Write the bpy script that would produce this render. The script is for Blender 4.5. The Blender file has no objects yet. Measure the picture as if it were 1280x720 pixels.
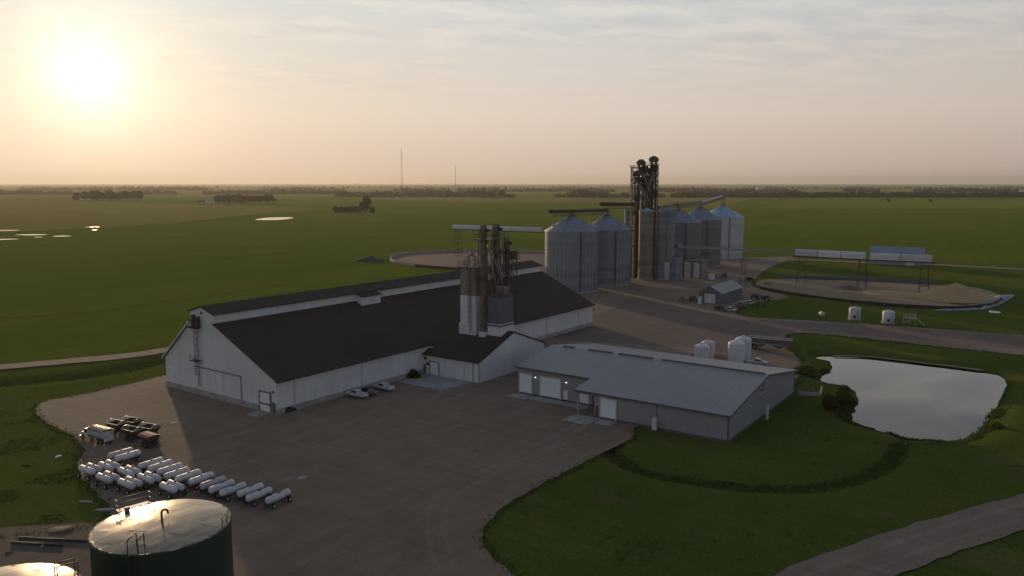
import bpy, math, random
import numpy as np
from mathutils import Vector, Matrix, noise as mnoise
from mathutils.geometry import tessellate_polygon

R = math.radians
rnd = random.Random(7)
scene = bpy.context.scene
COL = scene.collection

# ------------------------------------------------------------------ camera
CAM_H, FPX, LEVEL, HEAD = 42.0, 995.0, 228.5, R(35.1)
PITCH = math.atan((360 - LEVEL) / FPX)
FW = Vector((math.cos(HEAD) * math.cos(PITCH), math.sin(HEAD) * math.cos(PITCH), -math.sin(PITCH)))
RT = Vector((math.sin(HEAD), -math.cos(HEAD), 0))
UP = RT.cross(FW)
EYE = Vector((0, 0, CAM_H))
cam = bpy.data.cameras.new('camera')
cam.sensor_width = 36
cam.lens = FPX * 36 / 1280
cam.clip_start = 0.5
cam.clip_end = 90000
cam_o = bpy.data.objects.new('camera', cam)
COL.objects.link(cam_o)
cam_o.matrix_world = Matrix((RT, UP, -FW)).transposed().to_4x4()
cam_o.location = EYE
scene.camera = cam_o

# ------------------------------------------------------------------ sun, sky, exposure
SUN_EL, SUN_AZ = R(6.6), R(62.5)
SUN = Vector((math.cos(SUN_EL) * math.cos(SUN_AZ), math.cos(SUN_EL) * math.sin(SUN_AZ), math.sin(SUN_EL)))
sl = bpy.data.lights.new('sun', 'SUN')
sl.energy = 2.0
sl.angle = R(1.0)
sl.color = (1.0, 0.70, 0.40)
so = bpy.data.objects.new('sun', sl)
COL.objects.link(so)
so.rotation_euler = SUN.to_track_quat('Z', 'Y').to_euler()

scene.view_settings.view_transform = 'Standard'
scene.view_settings.look = 'None'
scene.view_settings.exposure = 0.0
scene.view_settings.gamma = 1.0
scene.render.engine = 'CYCLES'
scene.cycles.max_bounces = 6
scene.cycles.diffuse_bounces = 3
scene.cycles.glossy_bounces = 3
scene.cycles.transmission_bounces = 2
scene.cycles.volume_bounces = 0
scene.cycles.use_denoising = True

world = bpy.data.worlds.new('World')
scene.world = world
world.use_nodes = True


class NT:
    """small node-tree helper"""
    def __init__(s, tree):
        s.t = tree
        s.n = tree.nodes
        s.l = tree.links

    def new(s, kind, **kw):
        n = s.n.new(kind)
        for k, v in kw.items():
            setattr(n, k, v)
        return n

    def put(s, sock, val):
        if isinstance(val, bpy.types.NodeSocket):
            s.l.new(val, sock)
        elif val is not None:
            if isinstance(val, (tuple, list)) and len(val) == 3 and sock.type == 'RGBA':
                val = (*val, 1)
            sock.default_value = val

    def math(s, op, a, b=0.0, c=None, clamp=False):
        n = s.new('ShaderNodeMath', operation=op)
        n.use_clamp = clamp
        s.put(n.inputs[0], a)
        s.put(n.inputs[1], b)
        if c is not None:
            s.put(n.inputs[2], c)
        return n.outputs[0]

    def vmath(s, op, a, b=None):
        n = s.new('ShaderNodeVectorMath', operation=op)
        s.put(n.inputs[0], a)
        if b is not None:
            s.put(n.inputs[1], b)
        return n.outputs['Value'] if op in ('DOT_PRODUCT', 'LENGTH') else n.outputs[0]

    def mix(s, fac, a, b, mode='MIX'):
        n = s.new('ShaderNodeMix', data_type='RGBA', blend_type=mode)
        n.clamp_factor = True
        s.put(n.inputs[0], fac)
        s.put(n.inputs[6], a)
        s.put(n.inputs[7], b)
        return n.outputs[2]

    def ramp(s, fac, stops, interp='LINEAR'):
        n = s.new('ShaderNodeValToRGB')
        n.color_ramp.interpolation = interp
        el = n.color_ramp.elements
        while len(el) < len(stops):
            el.new(0.5)
        for e, (p, c) in zip(el, stops):
            e.position = p
            e.color = (c, c, c, 1) if isinstance(c, (int, float)) else (*c, 1)
        s.put(n.inputs[0], fac)
        return n.outputs[0]

    def noise(s, vec, scale, detail=3, rough=0.55, out=0):
        n = s.new('ShaderNodeTexNoise')
        if vec is not None:
            s.l.new(vec, n.inputs['Vector'])
        n.inputs['Scale'].default_value = scale
        n.inputs['Detail'].default_value = detail
        n.inputs['Roughness'].default_value = rough
        return n.outputs[out]

    def mapping(s, vec, scale=(1, 1, 1), rot=(0, 0, 0), loc=(0, 0, 0)):
        n = s.new('ShaderNodeMapping')
        s.l.new(vec, n.inputs[0])
        n.inputs['Scale'].default_value = scale
        n.inputs['Rotation'].default_value = rot
        n.inputs['Location'].default_value = loc
        return n.outputs[0]


def build_sky():
    T = NT(world.node_tree)
    T.n.clear()
    out = T.new('ShaderNodeOutputWorld')
    bg = T.new('ShaderNodeBackground')
    T.l.new(bg.outputs[0], out.inputs[0])
    sky = T.new('ShaderNodeTexSky', sky_type='NISHITA')
    sky.sun_disc = False
    sky.sun_elevation = SUN_EL
    sky.sun_rotation = R(90) - SUN_AZ
    sky.altitude = 300
    sky.air_density = 1.0
    sky.dust_density = 3.0
    sky.ozone_density = 2.0
    tc = T.new('ShaderNodeTexCoord')
    d = T.vmath('NORMALIZE', tc.outputs['Generated'])
    sep = T.new('ShaderNodeSeparateXYZ')
    T.l.new(d, sep.inputs[0])
    z = T.math('MAXIMUM', sep.outputs[2], 0.0)
    cosang = T.math('MAXIMUM', T.vmath('DOT_PRODUCT', d, tuple(SUN)), 0.0)
    # haze veil by height above the horizon (a hazy summer evening)
    veil = T.ramp(z, [(0.0, (0.61, 0.49, 0.415)), (0.04, (0.665, 0.54, 0.455)), (0.08, (0.72, 0.61, 0.52)), (0.20, (0.63, 0.645, 0.635)),
                      (0.34, (0.40, 0.43, 0.475)), (0.60, (0.20, 0.25, 0.32)), (1.0, (0.14, 0.185, 0.26))])
    side = T.math('MULTIPLY_ADD', T.vmath('DOT_PRODUCT', d, (math.cos(SUN_AZ), math.sin(SUN_AZ), 0)), 0.5, 0.5)
    side = T.ramp(side, [(0.0, (0.50, 0.56, 0.66)), (0.5, (0.60, 0.64, 0.71)), (0.74, (0.83, 0.83, 0.84)), (0.94, (1.0, 1.0, 1.0)), (1.0, (1.03, 1.03, 1.0))])
    col = T.mix(1.0, veil, side, 'MULTIPLY')
    # clouds: a flat layer seen in perspective
    zz = T.math('ADD', z, 0.05)
    flat = T.vmath('DIVIDE', d, None)
    cmb = T.new('ShaderNodeCombineXYZ')
    for i in range(3):
        T.l.new(zz, cmb.inputs[i])
    T.l.new(cmb.outputs[0], flat.node.inputs[1])
    fm = T.mapping(flat, (0.62, 0.62, 0.0), (0, 0, R(35)), (3.1, 1.3, 0))
    fm2 = T.mapping(fm, (0.8, 1.25, 1))
    n1 = T.noise(fm2, 1.25, 9, 0.60)
    n2 = T.noise(fm, 0.45, 3, 0.5)
    dens = T.math('MULTIPLY', n1, T.math('MULTIPLY_ADD', n2, 1.2, 0.42))
    cl = T.ramp(dens, [(0.43, 0.0), (0.53, 0.85), (0.70, 1.0)], 'EASE')
    fade = T.ramp(z, [(0.08, 0.0), (0.14, 0.25), (0.20, 0.42), (0.26, 1.0), (1.0, 1.0)])
    cl = T.math('MULTIPLY', cl, fade)
    cshade = T.ramp(T.noise(fm2, 5.0, 6, 0.58), [(0.36, (0.76, 0.775, 0.83)), (0.62, (1.34, 1.20, 1.08))])
    col = T.mix(cl, col, T.mix(1.0, col, cshade, 'MULTIPLY'))
    # glow round the sun, seen through the haze
    g1 = T.math('POWER', cosang, 1100.0)
    g2 = T.math('POWER', cosang, 170.0)
    g3 = T.math('POWER', cosang, 9.0)
    def add(c, fac, tint):
        m = T.mix(1.0, tint, fac, 'MULTIPLY')
        return T.mix(1.0, c, m, 'ADD')
    col = add(col, g1, (0.46, 0.42, 0.35))
    col = add(col, g2, (0.27, 0.225, 0.155))
    col = add(col, g3, (0.03, 0.02, 0.01))
    nish = T.mix(1.0, sky.outputs[0], (0.004, 0.004, 0.004), 'MULTIPLY')
    col = T.mix(1.0, col, nish, 'ADD')
    # strength stays at 0.1: the veil is scaled to the sky texture's own units
    col = T.mix(1.0, col, (10, 10, 10), 'MULTIPLY')
    T.l.new(col, bg.inputs[0])
    bg.inputs[1].default_value = 0.1


build_sky()


# ------------------------------------------------------------------ picture measurements -> places
def ray(px, py):
    return FW + RT * ((px - 640) / FPX) + UP * ((360 - py) / FPX)


def G(px, py, z=0.0):
    """the point of the level z that a measurement in the photograph corresponds to"""
    d = ray(px, py)
    p = EYE + d * ((z - CAM_H) / d.z)
    return (p.x, p.y)


def at_depth(px, depth):
    d = ray(px, LEVEL)
    h = Vector((d.x, d.y))
    h *= depth / (d.dot(FW))
    return (h.x, h.y)


def zat(x, y, py):
    """height above the point x, y that is measured at row py"""
    lo, hi = -5.0, 400.0
    for _ in range(40):
        m = (lo + hi) / 2
        v = Vector((x, y, m)) - EYE
        if 360 - FPX * v.dot(UP) / v.dot(FW) > py:
            lo = m
        else:
            hi = m
    return lo


# ------------------------------------------------------------------ materials
def pmat(name, col, rough=0.6, metal=0.0, var=0.25, scale=1.5, bump=0.0, bscale=None, spec=0.5, dirt=None, dscale=0.25, stretch=None, second=None, wear=False):
    m = bpy.data.materials.new(name)
    m.use_nodes = True
    T = NT(m.node_tree)
    b = T.n['Principled BSDF']
    geo = T.new('ShaderNodeTexCoord').outputs['Object']
    v = T.mapping(geo, stretch) if stretch else geo
    n = T.noise(v, scale, 5, 0.6)
    c0 = tuple(c * (1 - var) for c in col)
    c1 = tuple(min(1, c * (1 + var)) for c in col)
    c = T.mix(T.ramp(n, [(0.3, 0.0), (0.7, 1.0)]), c0, second or c1)
    if dirt:
        n2 = T.noise(geo, dscale, 6, 0.65)
        c = T.mix(T.ramp(n2, [(0.48, 0.0), (0.72, 0.75)]), c, dirt)
    if wear:
        rn = T.new('ShaderNodeObjectInfo').outputs['Random']
        c = T.mix(1.0, c, T.ramp(rn, [(0.0, (0.74, 0.73, 0.70)), (0.5, (0.92, 0.92, 0.92)), (1.0, (1.0, 1.0, 1.0))]), 'MULTIPLY')
    T.put(b.inputs['Base Color'], c)
    b.inputs['Roughness'].default_value = rough
    b.inputs['Metallic'].default_value = metal
    b.inputs['Specular IOR Level'].default_value = spec
    if bump:
        bm = T.new('ShaderNodeBump')
        bm.inputs['Strength'].default_value = bump
        bm.inputs['Distance'].default_value = 0.05
        T.l.new(T.noise(geo, bscale or scale * 4, 4, 0.6), bm.inputs['Height'])
        T.l.new(bm.outputs[0], b.inputs['Normal'])
    return m


def siding(name, col, axis=0, pitch=0.9, rough=0.55, dirt=None, metal=0.0, dist=0.03, streak=0.10):
    """ribbed sheet cladding: relief of ribs, weathering streaks down the sheet"""
    m = bpy.data.materials.new(name)
    m.use_nodes = True
    T = NT(m.node_tree)
    b = T.n['Principled BSDF']
    geo = T.new('ShaderNodeTexCoord').outputs['Object']
    sep = T.new('ShaderNodeSeparateXYZ')
    T.l.new(geo, sep.inputs[0])
    a = sep.outputs[axis]
    if axis == 0:
        a = T.math('ADD', sep.outputs[0], sep.outputs[1])
    fr = T.math('FRACT', T.math('DIVIDE', a, pitch))
    rib = T.ramp(fr, [(0.0, 1.0), (0.10, 1.0), (0.16, 0.0), (0.94, 0.0), (1.0, 1.0)])
    n = T.noise(T.mapping(geo, (1.2, 1.2, 0.15)), 1.0, 5, 0.65)
    n3 = T.noise(geo, 0.12, 4, 0.6)
    c = T.mix(T.ramp(n, [(0.3, 0.0), (0.72, 1.0)]), tuple(x * (1 - streak) for x in col), tuple(min(1, x * (1 + streak * 0.5)) for x in col))
    c = T.mix(T.ramp(n3, [(0.4, 0.0), (0.7, 0.45)]), c, dirt or tuple(x * 0.65 for x in col))
    if axis == 2:        # sheets of one ring weather alike, rings differ
        wn = T.new('ShaderNodeTexWhiteNoise', noise_dimensions='1D')
        T.l.new(T.math('FLOOR', T.math('DIVIDE', sep.outputs[2], 1.52)), wn.inputs['W'])
        c = T.mix(1.0, c, T.ramp(wn.outputs['Value'], [(0.0, 0.78), (1.0, 1.0)]), 'MULTIPLY')
    T.put(b.inputs['Base Color'], c)
    b.inputs['Roughness'].default_value = rough
    b.inputs['Metallic'].default_value = metal
    bm = T.new('ShaderNodeBump')
    bm.inputs['Strength'].default_value = 0.6
    bm.inputs['Distance'].default_value = dist
    T.l.new(rib, bm.inputs['Height'])
    T.l.new(bm.outputs[0], b.inputs['Normal'])
    return m


def gravel_mat(name, c0, c1, c2):
    m = bpy.data.materials.new(name)
    m.use_nodes = True
    T = NT(m.node_tree)
    b = T.n['Principled BSDF']
    geo = T.new('ShaderNodeNewGeometry').outputs['Position']
    big = T.noise(geo, 0.035, 4, 0.6)
    mid = T.noise(T.mapping(geo, (0.10, 0.5, 1), (0, 0, R(28))), 1.0, 5, 0.65)
    mid2 = T.noise(T.mapping(geo, (0.55, 0.09, 1), (0, 0, R(12))), 1.0, 5, 0.65)
    fine = T.noise(geo, 2.2, 5, 0.7)
    c = T.mix(T.ramp(big, [(0.35, 0.0), (0.65, 1.0)]), c0, c1)
    pat = T.noise(geo, 0.11, 7, 0.68)
    c = T.mix(T.ramp(pat, [(0.50, 0.0), (0.66, 0.4)]), c, tuple(x * 0.78 for x in c0))
    lane = T.noise(T.mapping(geo, (0.11, 0.03, 1), (0, 0, R(-38))), 1.0, 6, 0.7)
    c = T.mix(T.ramp(lane, [(0.48, 0.0), (0.74, 0.30)]), c, c2)
    c = T.mix(T.ramp(mid, [(0.45, 0.0), (0.70, 0.6)]), c, c2)
    c = T.mix(T.ramp(mid2, [(0.45, 0.0), (0.75, 0.45)]), c, tuple(x * 0.6 for x in c0))
    c = T.mix(0.35, c, T.ramp(fine, [(0.25, 0.0), (0.8, 0.30)]), 'OVERLAY')
    T.put(b.inputs['Base Color'], c)
    b.inputs['Roughness'].default_value = 0.9
    b.inputs['Specular IOR Level'].default_value = 0.25
    bm = T.new('ShaderNodeBump')
    bm.inputs['Strength'].default_value = 0.5
    bm.inputs['Distance'].default_value = 0.06
    T.l.new(T.math('ADD', fine, mid), bm.inputs['Height'])
    T.l.new(bm.outputs[0], b.inputs['Normal'])
    return m


def crop_mat(name, c0, c1, c2, rot=20, rowscale=0.35, fleck=0.0):
    m = bpy.data.materials.new(name)
    m.use_nodes = True
    T = NT(m.node_tree)
    b = T.n['Principled BSDF']
    geo = T.new('ShaderNodeNewGeometry').outputs['Position']
    big = T.noise(geo, 0.004, 5, 0.6)
    band = T.noise(T.mapping(geo, (0.018, 0.0022, 1), (0, 0, R(rot))), 1.0, 6, 0.65)
    row = T.noise(T.mapping(geo, (rowscale, 0.02, 1), (0, 0, R(rot))), 1.0, 3, 0.6)
    c = T.mix(T.ramp(big, [(0.35, 0.0), (0.65, 1.0)]), c0, c1)
    c = T.mix(T.ramp(band, [(0.42, 0.0), (0.70, 0.8)]), c, c2)
    c = T.mix(T.ramp(row, [(0.45, 0.0), (0.7, 0.35)]), c, tuple(x * 0.55 for x in c0))
    T.put(b.inputs['Base Color'], c)
    b.inputs['Roughness'].default_value = 0.8
    b.inputs['Specular IOR Level'].default_value = 0.0
    b.inputs['Sheen Weight'].default_value = 0.13
    b.inputs['Sheen Roughness'].default_value = 0.5
    b.inputs['Sheen Tint'].default_value = (0.55, 0.60, 0.12, 1)
    bm = T.new('ShaderNodeBump')
    bm.inputs['Strength'].default_value = 0.6
    bm.inputs['Distance'].default_value = 0.5
    T.l.new(T.math('ADD', row, band), bm.inputs['Height'])
    T.l.new(bm.outputs[0], b.inputs['Normal'])
    return m


def ground_mat():
    """mown grass, rough grass and the crop beyond, told apart by painted ground-cover masks"""
    m = bpy.data.materials.new('grassland')
    m.use_nodes = True
    T = NT(m.node_tree)
    b = T.n['Principled BSDF']
    geo = T.new('ShaderNodeNewGeometry').outputs['Position']
    lawn = T.new('ShaderNodeAttribute', attribute_name='lawn').outputs['Fac']
    tall = T.new('ShaderNodeAttribute', attribute_name='tall').outputs['Fac']
    big = T.noise(geo, 0.03, 5, 0.6)
    mid = T.noise(geo, 0.22, 6, 0.65)
    fine = T.noise(geo, 2.5, 5, 0.7)
    mow = T.noise(T.mapping(geo, (0.9, 0.03, 1), (0, 0, R(-32))), 1.0, 5, 0.7)
    lc = T.mix(T.ramp(big, [(0.35, 0.0), (0.65, 1.0)]), (0.052, 0.090, 0.014), (0.094, 0.120, 0.020))
    lc = T.mix(T.ramp(mid, [(0.40, 0.0), (0.75, 0.8)]), lc, (0.105, 0.104, 0.036))
    dry = T.noise(T.mapping(geo, (0.09, 0.035, 1), (0, 0, R(20))), 1.0, 7, 0.7)
    lc = T.mix(T.ramp(dry, [(0.54, 0.0), (0.72, 0.75)]), lc, (0.135, 0.112, 0.050))
    lc = T.mix(T.ramp(mow, [(0.42, 0.0), (0.66, 0.35)]), lc, (0.034, 0.060, 0.013))
    tc_ = T.mix(T.ramp(mid, [(0.35, 0.0), (0.65, 1.0)]), (0.038, 0.062, 0.013), (0.062, 0.088, 0.018))
    lc = T.mix(T.ramp(T.math('ADD', tall, T.math('MULTIPLY_ADD', mid, 0.6, -0.3)), [(0.35, 0.0), (0.65, 1.0)]), lc, tc_)
    # crop
    cb = T.noise(geo, 0.004, 5, 0.6)
    band = T.noise(T.mapping(geo, (0.0022, 0.020, 1), (0, 0, R(-55))), 1.0, 6, 0.65)
    row = T.noise(T.mapping(geo, (0.02, 0.35, 1), (0, 0, R(-55))), 1.0, 3, 0.6)
    cc = T.mix(T.ramp(cb, [(0.35, 0.0), (0.65, 1.0)]), (0.054, 0.108, 0.008), (0.098, 0.142, 0.014))
    cc = T.mix(T.ramp(band, [(0.42, 0.0), (0.70, 0.9)]), cc, (0.125, 0.130, 0.020))
    cc = T.mix(T.ramp(row, [(0.45, 0.0), (0.7, 0.4)]), cc, (0.036, 0.060, 0.010))
    lf = T.ramp(T.math('ADD', lawn, T.math('MULTIPLY_ADD', mid, 0.5, -0.25)), [(0.42, 0.0), (0.58, 1.0)])
    c = T.mix(lf, cc, lc)
    c = T.mix(0.45, c, T.ramp(fine, [(0.28, 0.08), (0.72, 0.92)]), 'OVERLAY')
    T.put(b.inputs['Base Color'], c)
    b.inputs['Roughness'].default_value = 0.85
    b.inputs['Specular IOR Level'].default_value = 0.0
    b.inputs['Sheen Weight'].default_value = 0.09
    b.inputs['Sheen Roughness'].default_value = 0.5
    b.inputs['Sheen Tint'].default_value = (0.50, 0.60, 0.12, 1)
    bm = T.new('ShaderNodeBump')
    bm.inputs['Strength'].default_value = 0.9
    bm.inputs['Distance'].default_value = 0.18
    T.l.new(T.math('ADD', fine, T.math('MULTIPLY', mid, 2.0)), bm.inputs['Height'])
    T.l.new(bm.outputs[0], b.inputs['Normal'])
    return m


def leaf_mat(name, c0, c1):
    m = bpy.data.materials.new(name)
    m.use_nodes = True
    T = NT(m.node_tree)
    b = T.n['Principled BSDF']
    geo = T.new('ShaderNodeTexCoord').outputs['Object']
    n = T.noise(geo, 0.9, 4, 0.6)
    T.put(b.inputs['Base Color'], T.mix(T.ramp(n, [(0.35, 0.0), (0.65, 1.0)]), c0, c1))
    b.inputs['Roughness'].default_value = 0.75
    b.inputs['Specular IOR Level'].default_value = 0.15
    tr = T.new('ShaderNodeBsdfTranslucent')
    T.put(tr.inputs[0], tuple(x * 1.6 for x in c1))
    mx = T.new('ShaderNodeMixShader')
    mx.inputs[0].default_value = 0.42
    T.l.new(b.outputs[0], mx.inputs[1])
    T.l.new(tr.outputs[0], mx.inputs[2])
    T.l.new(mx.outputs[0], T.n['Material Output'].inputs[0])
    return m


def emit_mat(name, col, strength):
    m = bpy.data.materials.new(name)
    m.use_nodes = True
    b = m.node_tree.nodes['Principled BSDF']
    b.inputs['Base Color'].default_value = (*col, 1)
    b.inputs['Emission Color'].default_value = (*col, 1)
    b.inputs['Emission Strength'].default_value = strength
    return m


def water_mat(name, rough, bump, scale, col=(0.010, 0.012, 0.010)):
    m = bpy.data.materials.new(name)
    m.use_nodes = True
    T = NT(m.node_tree)
    b = T.n['Principled BSDF']
    b.inputs['Base Color'].default_value = (*col, 1)
    b.inputs['Roughness'].default_value = rough
    b.inputs['IOR'].default_value = 1.33
    b.inputs['Specular IOR Level'].default_value = 0.9
    geo = T.new('ShaderNodeNewGeometry').outputs['Position']
    bm = T.new('ShaderNodeBump')
    bm.inputs['Strength'].default_value = bump
    bm.inputs['Distance'].default_value = 0.02
    T.l.new(T.noise(geo, scale, 4, 0.6), bm.inputs['Height'])
    T.l.new(bm.outputs[0], b.inputs['Normal'])
    return m


M = {}
M['ground'] = ground_mat()
M['gravel'] = gravel_mat('gravel', (0.275, 0.196, 0.136), (0.338, 0.244, 0.170), (0.410, 0.312, 0.228))
M['gravel_red'] = gravel_mat('gravel_red', (0.215, 0.152, 0.120), (0.265, 0.192, 0.152), (0.30, 0.225, 0.18))
M['road'] = gravel_mat('road_gravel', (0.285, 0.212, 0.152), (0.340, 0.258, 0.188), (0.385, 0.300, 0.225))
M['road_track'] = gravel_mat('road_track', (0.33, 0.25, 0.182), (0.385, 0.295, 0.217), (0.43, 0.335, 0.25))
M['dirt'] = gravel_mat('dirt', (0.115, 0.088, 0.062), (0.165, 0.130, 0.095), (0.20, 0.165, 0.12))
M['track'] = gravel_mat('track', (0.315, 0.232, 0.168), (0.372, 0.276, 0.200), (0.430, 0.330, 0.245))
M['grain_floor'] = gravel_mat('grain_floor', (0.38, 0.27, 0.15), (0.44, 0.33, 0.20), (0.30, 0.23, 0.16))
M['ring_floor'] = gravel_mat('ring_floor', (0.26, 0.16, 0.12), (0.31, 0.20, 0.145), (0.24, 0.17, 0.13))
M['rough_strip'] = crop_mat('rough_strip', (0.036, 0.054, 0.012), (0.044, 0.062, 0.014), (0.055, 0.062, 0.020), 20)
M['grain'] = pmat('grain', (0.46, 0.31, 0.15), 0.9, var=0.15, scale=0.6, bump=0.6, bscale=3)
M['concrete'] = pmat('concrete', (0.36, 0.345, 0.32), 0.85, var=0.15, scale=0.8, bump=0.3, dirt=(0.20, 0.18, 0.16))
M['brown_field'] = crop_mat('brown_field', (0.165, 0.118, 0.050), (0.145, 0.115, 0.042), (0.095, 0.112, 0.022), -55)
M['tan_field'] = crop_mat('tan_field', (0.150, 0.112, 0.062), (0.125, 0.105, 0.056), (0.095, 0.090, 0.040), -55)
M['green_field'] = crop_mat('green_field', (0.056, 0.108, 0.010), (0.070, 0.116, 0.013), (0.095, 0.112, 0.018), 25)
M['pale_field'] = crop_mat('pale_field', (0.085, 0.115, 0.032), (0.10, 0.120, 0.040), (0.075, 0.10, 0.03), 25)
M['white_siding'] = siding('white_siding', (0.72, 0.72, 0.73), 0, 0.95, dirt=(0.50, 0.49, 0.47))
M['white'] = pmat('white_paint', (0.70, 0.70, 0.70), 0.45, var=0.06, scale=2, dirt=(0.55, 0.53, 0.50), dscale=0.6, wear=True)
M['door_white'] = pmat('door_white', (0.80, 0.81, 0.83), 0.4, var=0.04, scale=1.5)
M['offwhite'] = pmat('offwhite', (0.60, 0.59, 0.56), 0.6, var=0.10, scale=1, dirt=(0.42, 0.40, 0.37))
M['grey_siding'] = siding('grey_siding', (0.300, 0.300, 0.305), 0, 0.9, dirt=(0.24, 0.235, 0.23))
M['grey_trim'] = pmat('grey_trim', (0.10, 0.10, 0.105), 0.5)
M['roof_brown'] = pmat('brown_shingle', (0.050, 0.037, 0.033), 0.85, var=0.12, scale=0.9, bump=0.35, bscale=4, dirt=(0.040, 0.028, 0.024), dscale=0.08, spec=0.2)
M['roof_metal'] = siding('roof_metal', (0.265, 0.275, 0.282), 1, 0.9, rough=0.5, metal=0.25, dirt=(0.20, 0.20, 0.20))
M['galv'] = siding('galvanised', (0.27, 0.30, 0.345), 2, 1.1, rough=0.52, metal=0.35, dirt=(0.22, 0.24, 0.27), dist=0.06, streak=0.05)
M['galv_new'] = siding('galvanised_bright', (0.62, 0.64, 0.66), 2, 1.1, rough=0.45, metal=0.35, dirt=(0.55, 0.56, 0.57), dist=0.01, streak=0.05)
M['galv_dark'] = siding('galvanised_dark', (0.26, 0.27, 0.28), 2, 1.1, rough=0.55, metal=0.5, dirt=(0.21, 0.21, 0.21), dist=0.06, streak=0.05)
M['galv_roof'] = pmat('galvanised_roof', (0.27, 0.31, 0.37), 0.55, 0.4, var=0.18, scale=0.5)
M['galv_roof_blue'] = pmat('galvanised_roof_blue', (0.40, 0.50, 0.63), 0.45, 0.4, var=0.15, scale=0.5)
M['rust'] = pmat('rusty_steel', (0.175, 0.125, 0.092), 0.75, 0.2, var=0.4, scale=0.8, bump=0.3, dirt=(0.12, 0.085, 0.062))
M['rust_red'] = pmat('rust_red_steel', (0.30, 0.115, 0.06), 0.7, 0.1, var=0.4, scale=0.6, bump=0.3)
M['dark_steel'] = pmat('dark_steel', (0.060, 0.055, 0.050), 0.6, 0.3, var=0.3, scale=1.0)
M['grey_steel'] = pmat('grey_steel', (0.26, 0.26, 0.26), 0.5, 0.5, var=0.2, scale=1.0)
M['brown_panel'] = siding('brown_panel', (0.27, 0.225, 0.185), 0, 1.2, dirt=(0.18, 0.145, 0.12))
M['beige_panel'] = siding('beige_panel', (0.30, 0.245, 0.195), 2, 1.2, dirt=(0.20, 0.155, 0.12), dist=0.02)
M['slate_panel'] = siding('slate_panel', (0.125, 0.145, 0.175), 0, 1.2, dirt=(0.085, 0.10, 0.12))
M['dark_green'] = pmat('dark_green_paint', (0.016, 0.040, 0.026), 0.55, 0, var=0.2, scale=0.5, dirt=(0.012, 0.026, 0.018), stretch=(1, 1, 0.2))
M['tank_roof'] = pmat('tank_roof_steel', (0.285, 0.235, 0.175), 0.20, 1.0, var=0.30, scale=0.55, bump=0.10, bscale=0.5, dirt=(0.15, 0.14, 0.125), dscale=0.30, stretch=(0.35, 2.6, 1))
M['tyre'] = pmat('tyre_rubber', (0.022, 0.021, 0.020), 0.85, var=0.3)
M['black'] = pmat('black_paint', (0.025, 0.025, 0.026), 0.5)
M['glass'] = pmat('dark_glass', (0.015, 0.018, 0.022), 0.08, var=0.05, spec=0.8)
M['red'] = pmat('red_paint', (0.42, 0.045, 0.035), 0.45)
M['maroon'] = pmat('maroon_tarp', (0.30, 0.075, 0.075), 0.7, var=0.2)
M['blue_tarp'] = pmat('blue_tarp', (0.22, 0.25, 0.31), 0.5, var=0.35, scale=0.6)
M['sun_tint_tarp'] = pmat('sun_tint_tarp', (0.42, 0.30, 0.16), 0.30, var=0.2)  # tan puts the orange sun reflection on the truck top into the colour
M['chrome'] = pmat('bright_metal', (0.62, 0.60, 0.57), 0.3, 0.9, var=0.1)
M['silver'] = pmat('silver_paint', (0.42, 0.42, 0.43), 0.35, 0.4, var=0.08)
M['wood'] = pmat('weathered_wood', (0.20, 0.155, 0.11), 0.85, var=0.3, scale=2)
M['bark'] = pmat('bark', (0.07, 0.052, 0.038), 0.9, var=0.3)
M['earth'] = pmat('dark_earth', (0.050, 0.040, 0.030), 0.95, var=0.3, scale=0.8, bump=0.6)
M['leaf'] = leaf_mat('leaf', (0.052, 0.078, 0.016), (0.120, 0.140, 0.028))
M['leaf_dark'] = leaf_mat('leaf_dark', (0.024, 0.034, 0.014), (0.045, 0.055, 0.020))
M['reed'] = leaf_mat('reed', (0.046, 0.072, 0.015), (0.078, 0.102, 0.024))
M['water'] = water_mat('pond_water', 0.012, 0.035, 0.35)
M['puddle'] = water_mat('puddle_water', 0.06, 0.05, 0.5)
M['lamp'] = emit_mat('lit_lamp', (1.0, 0.95, 0.85), 3.2)


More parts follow.
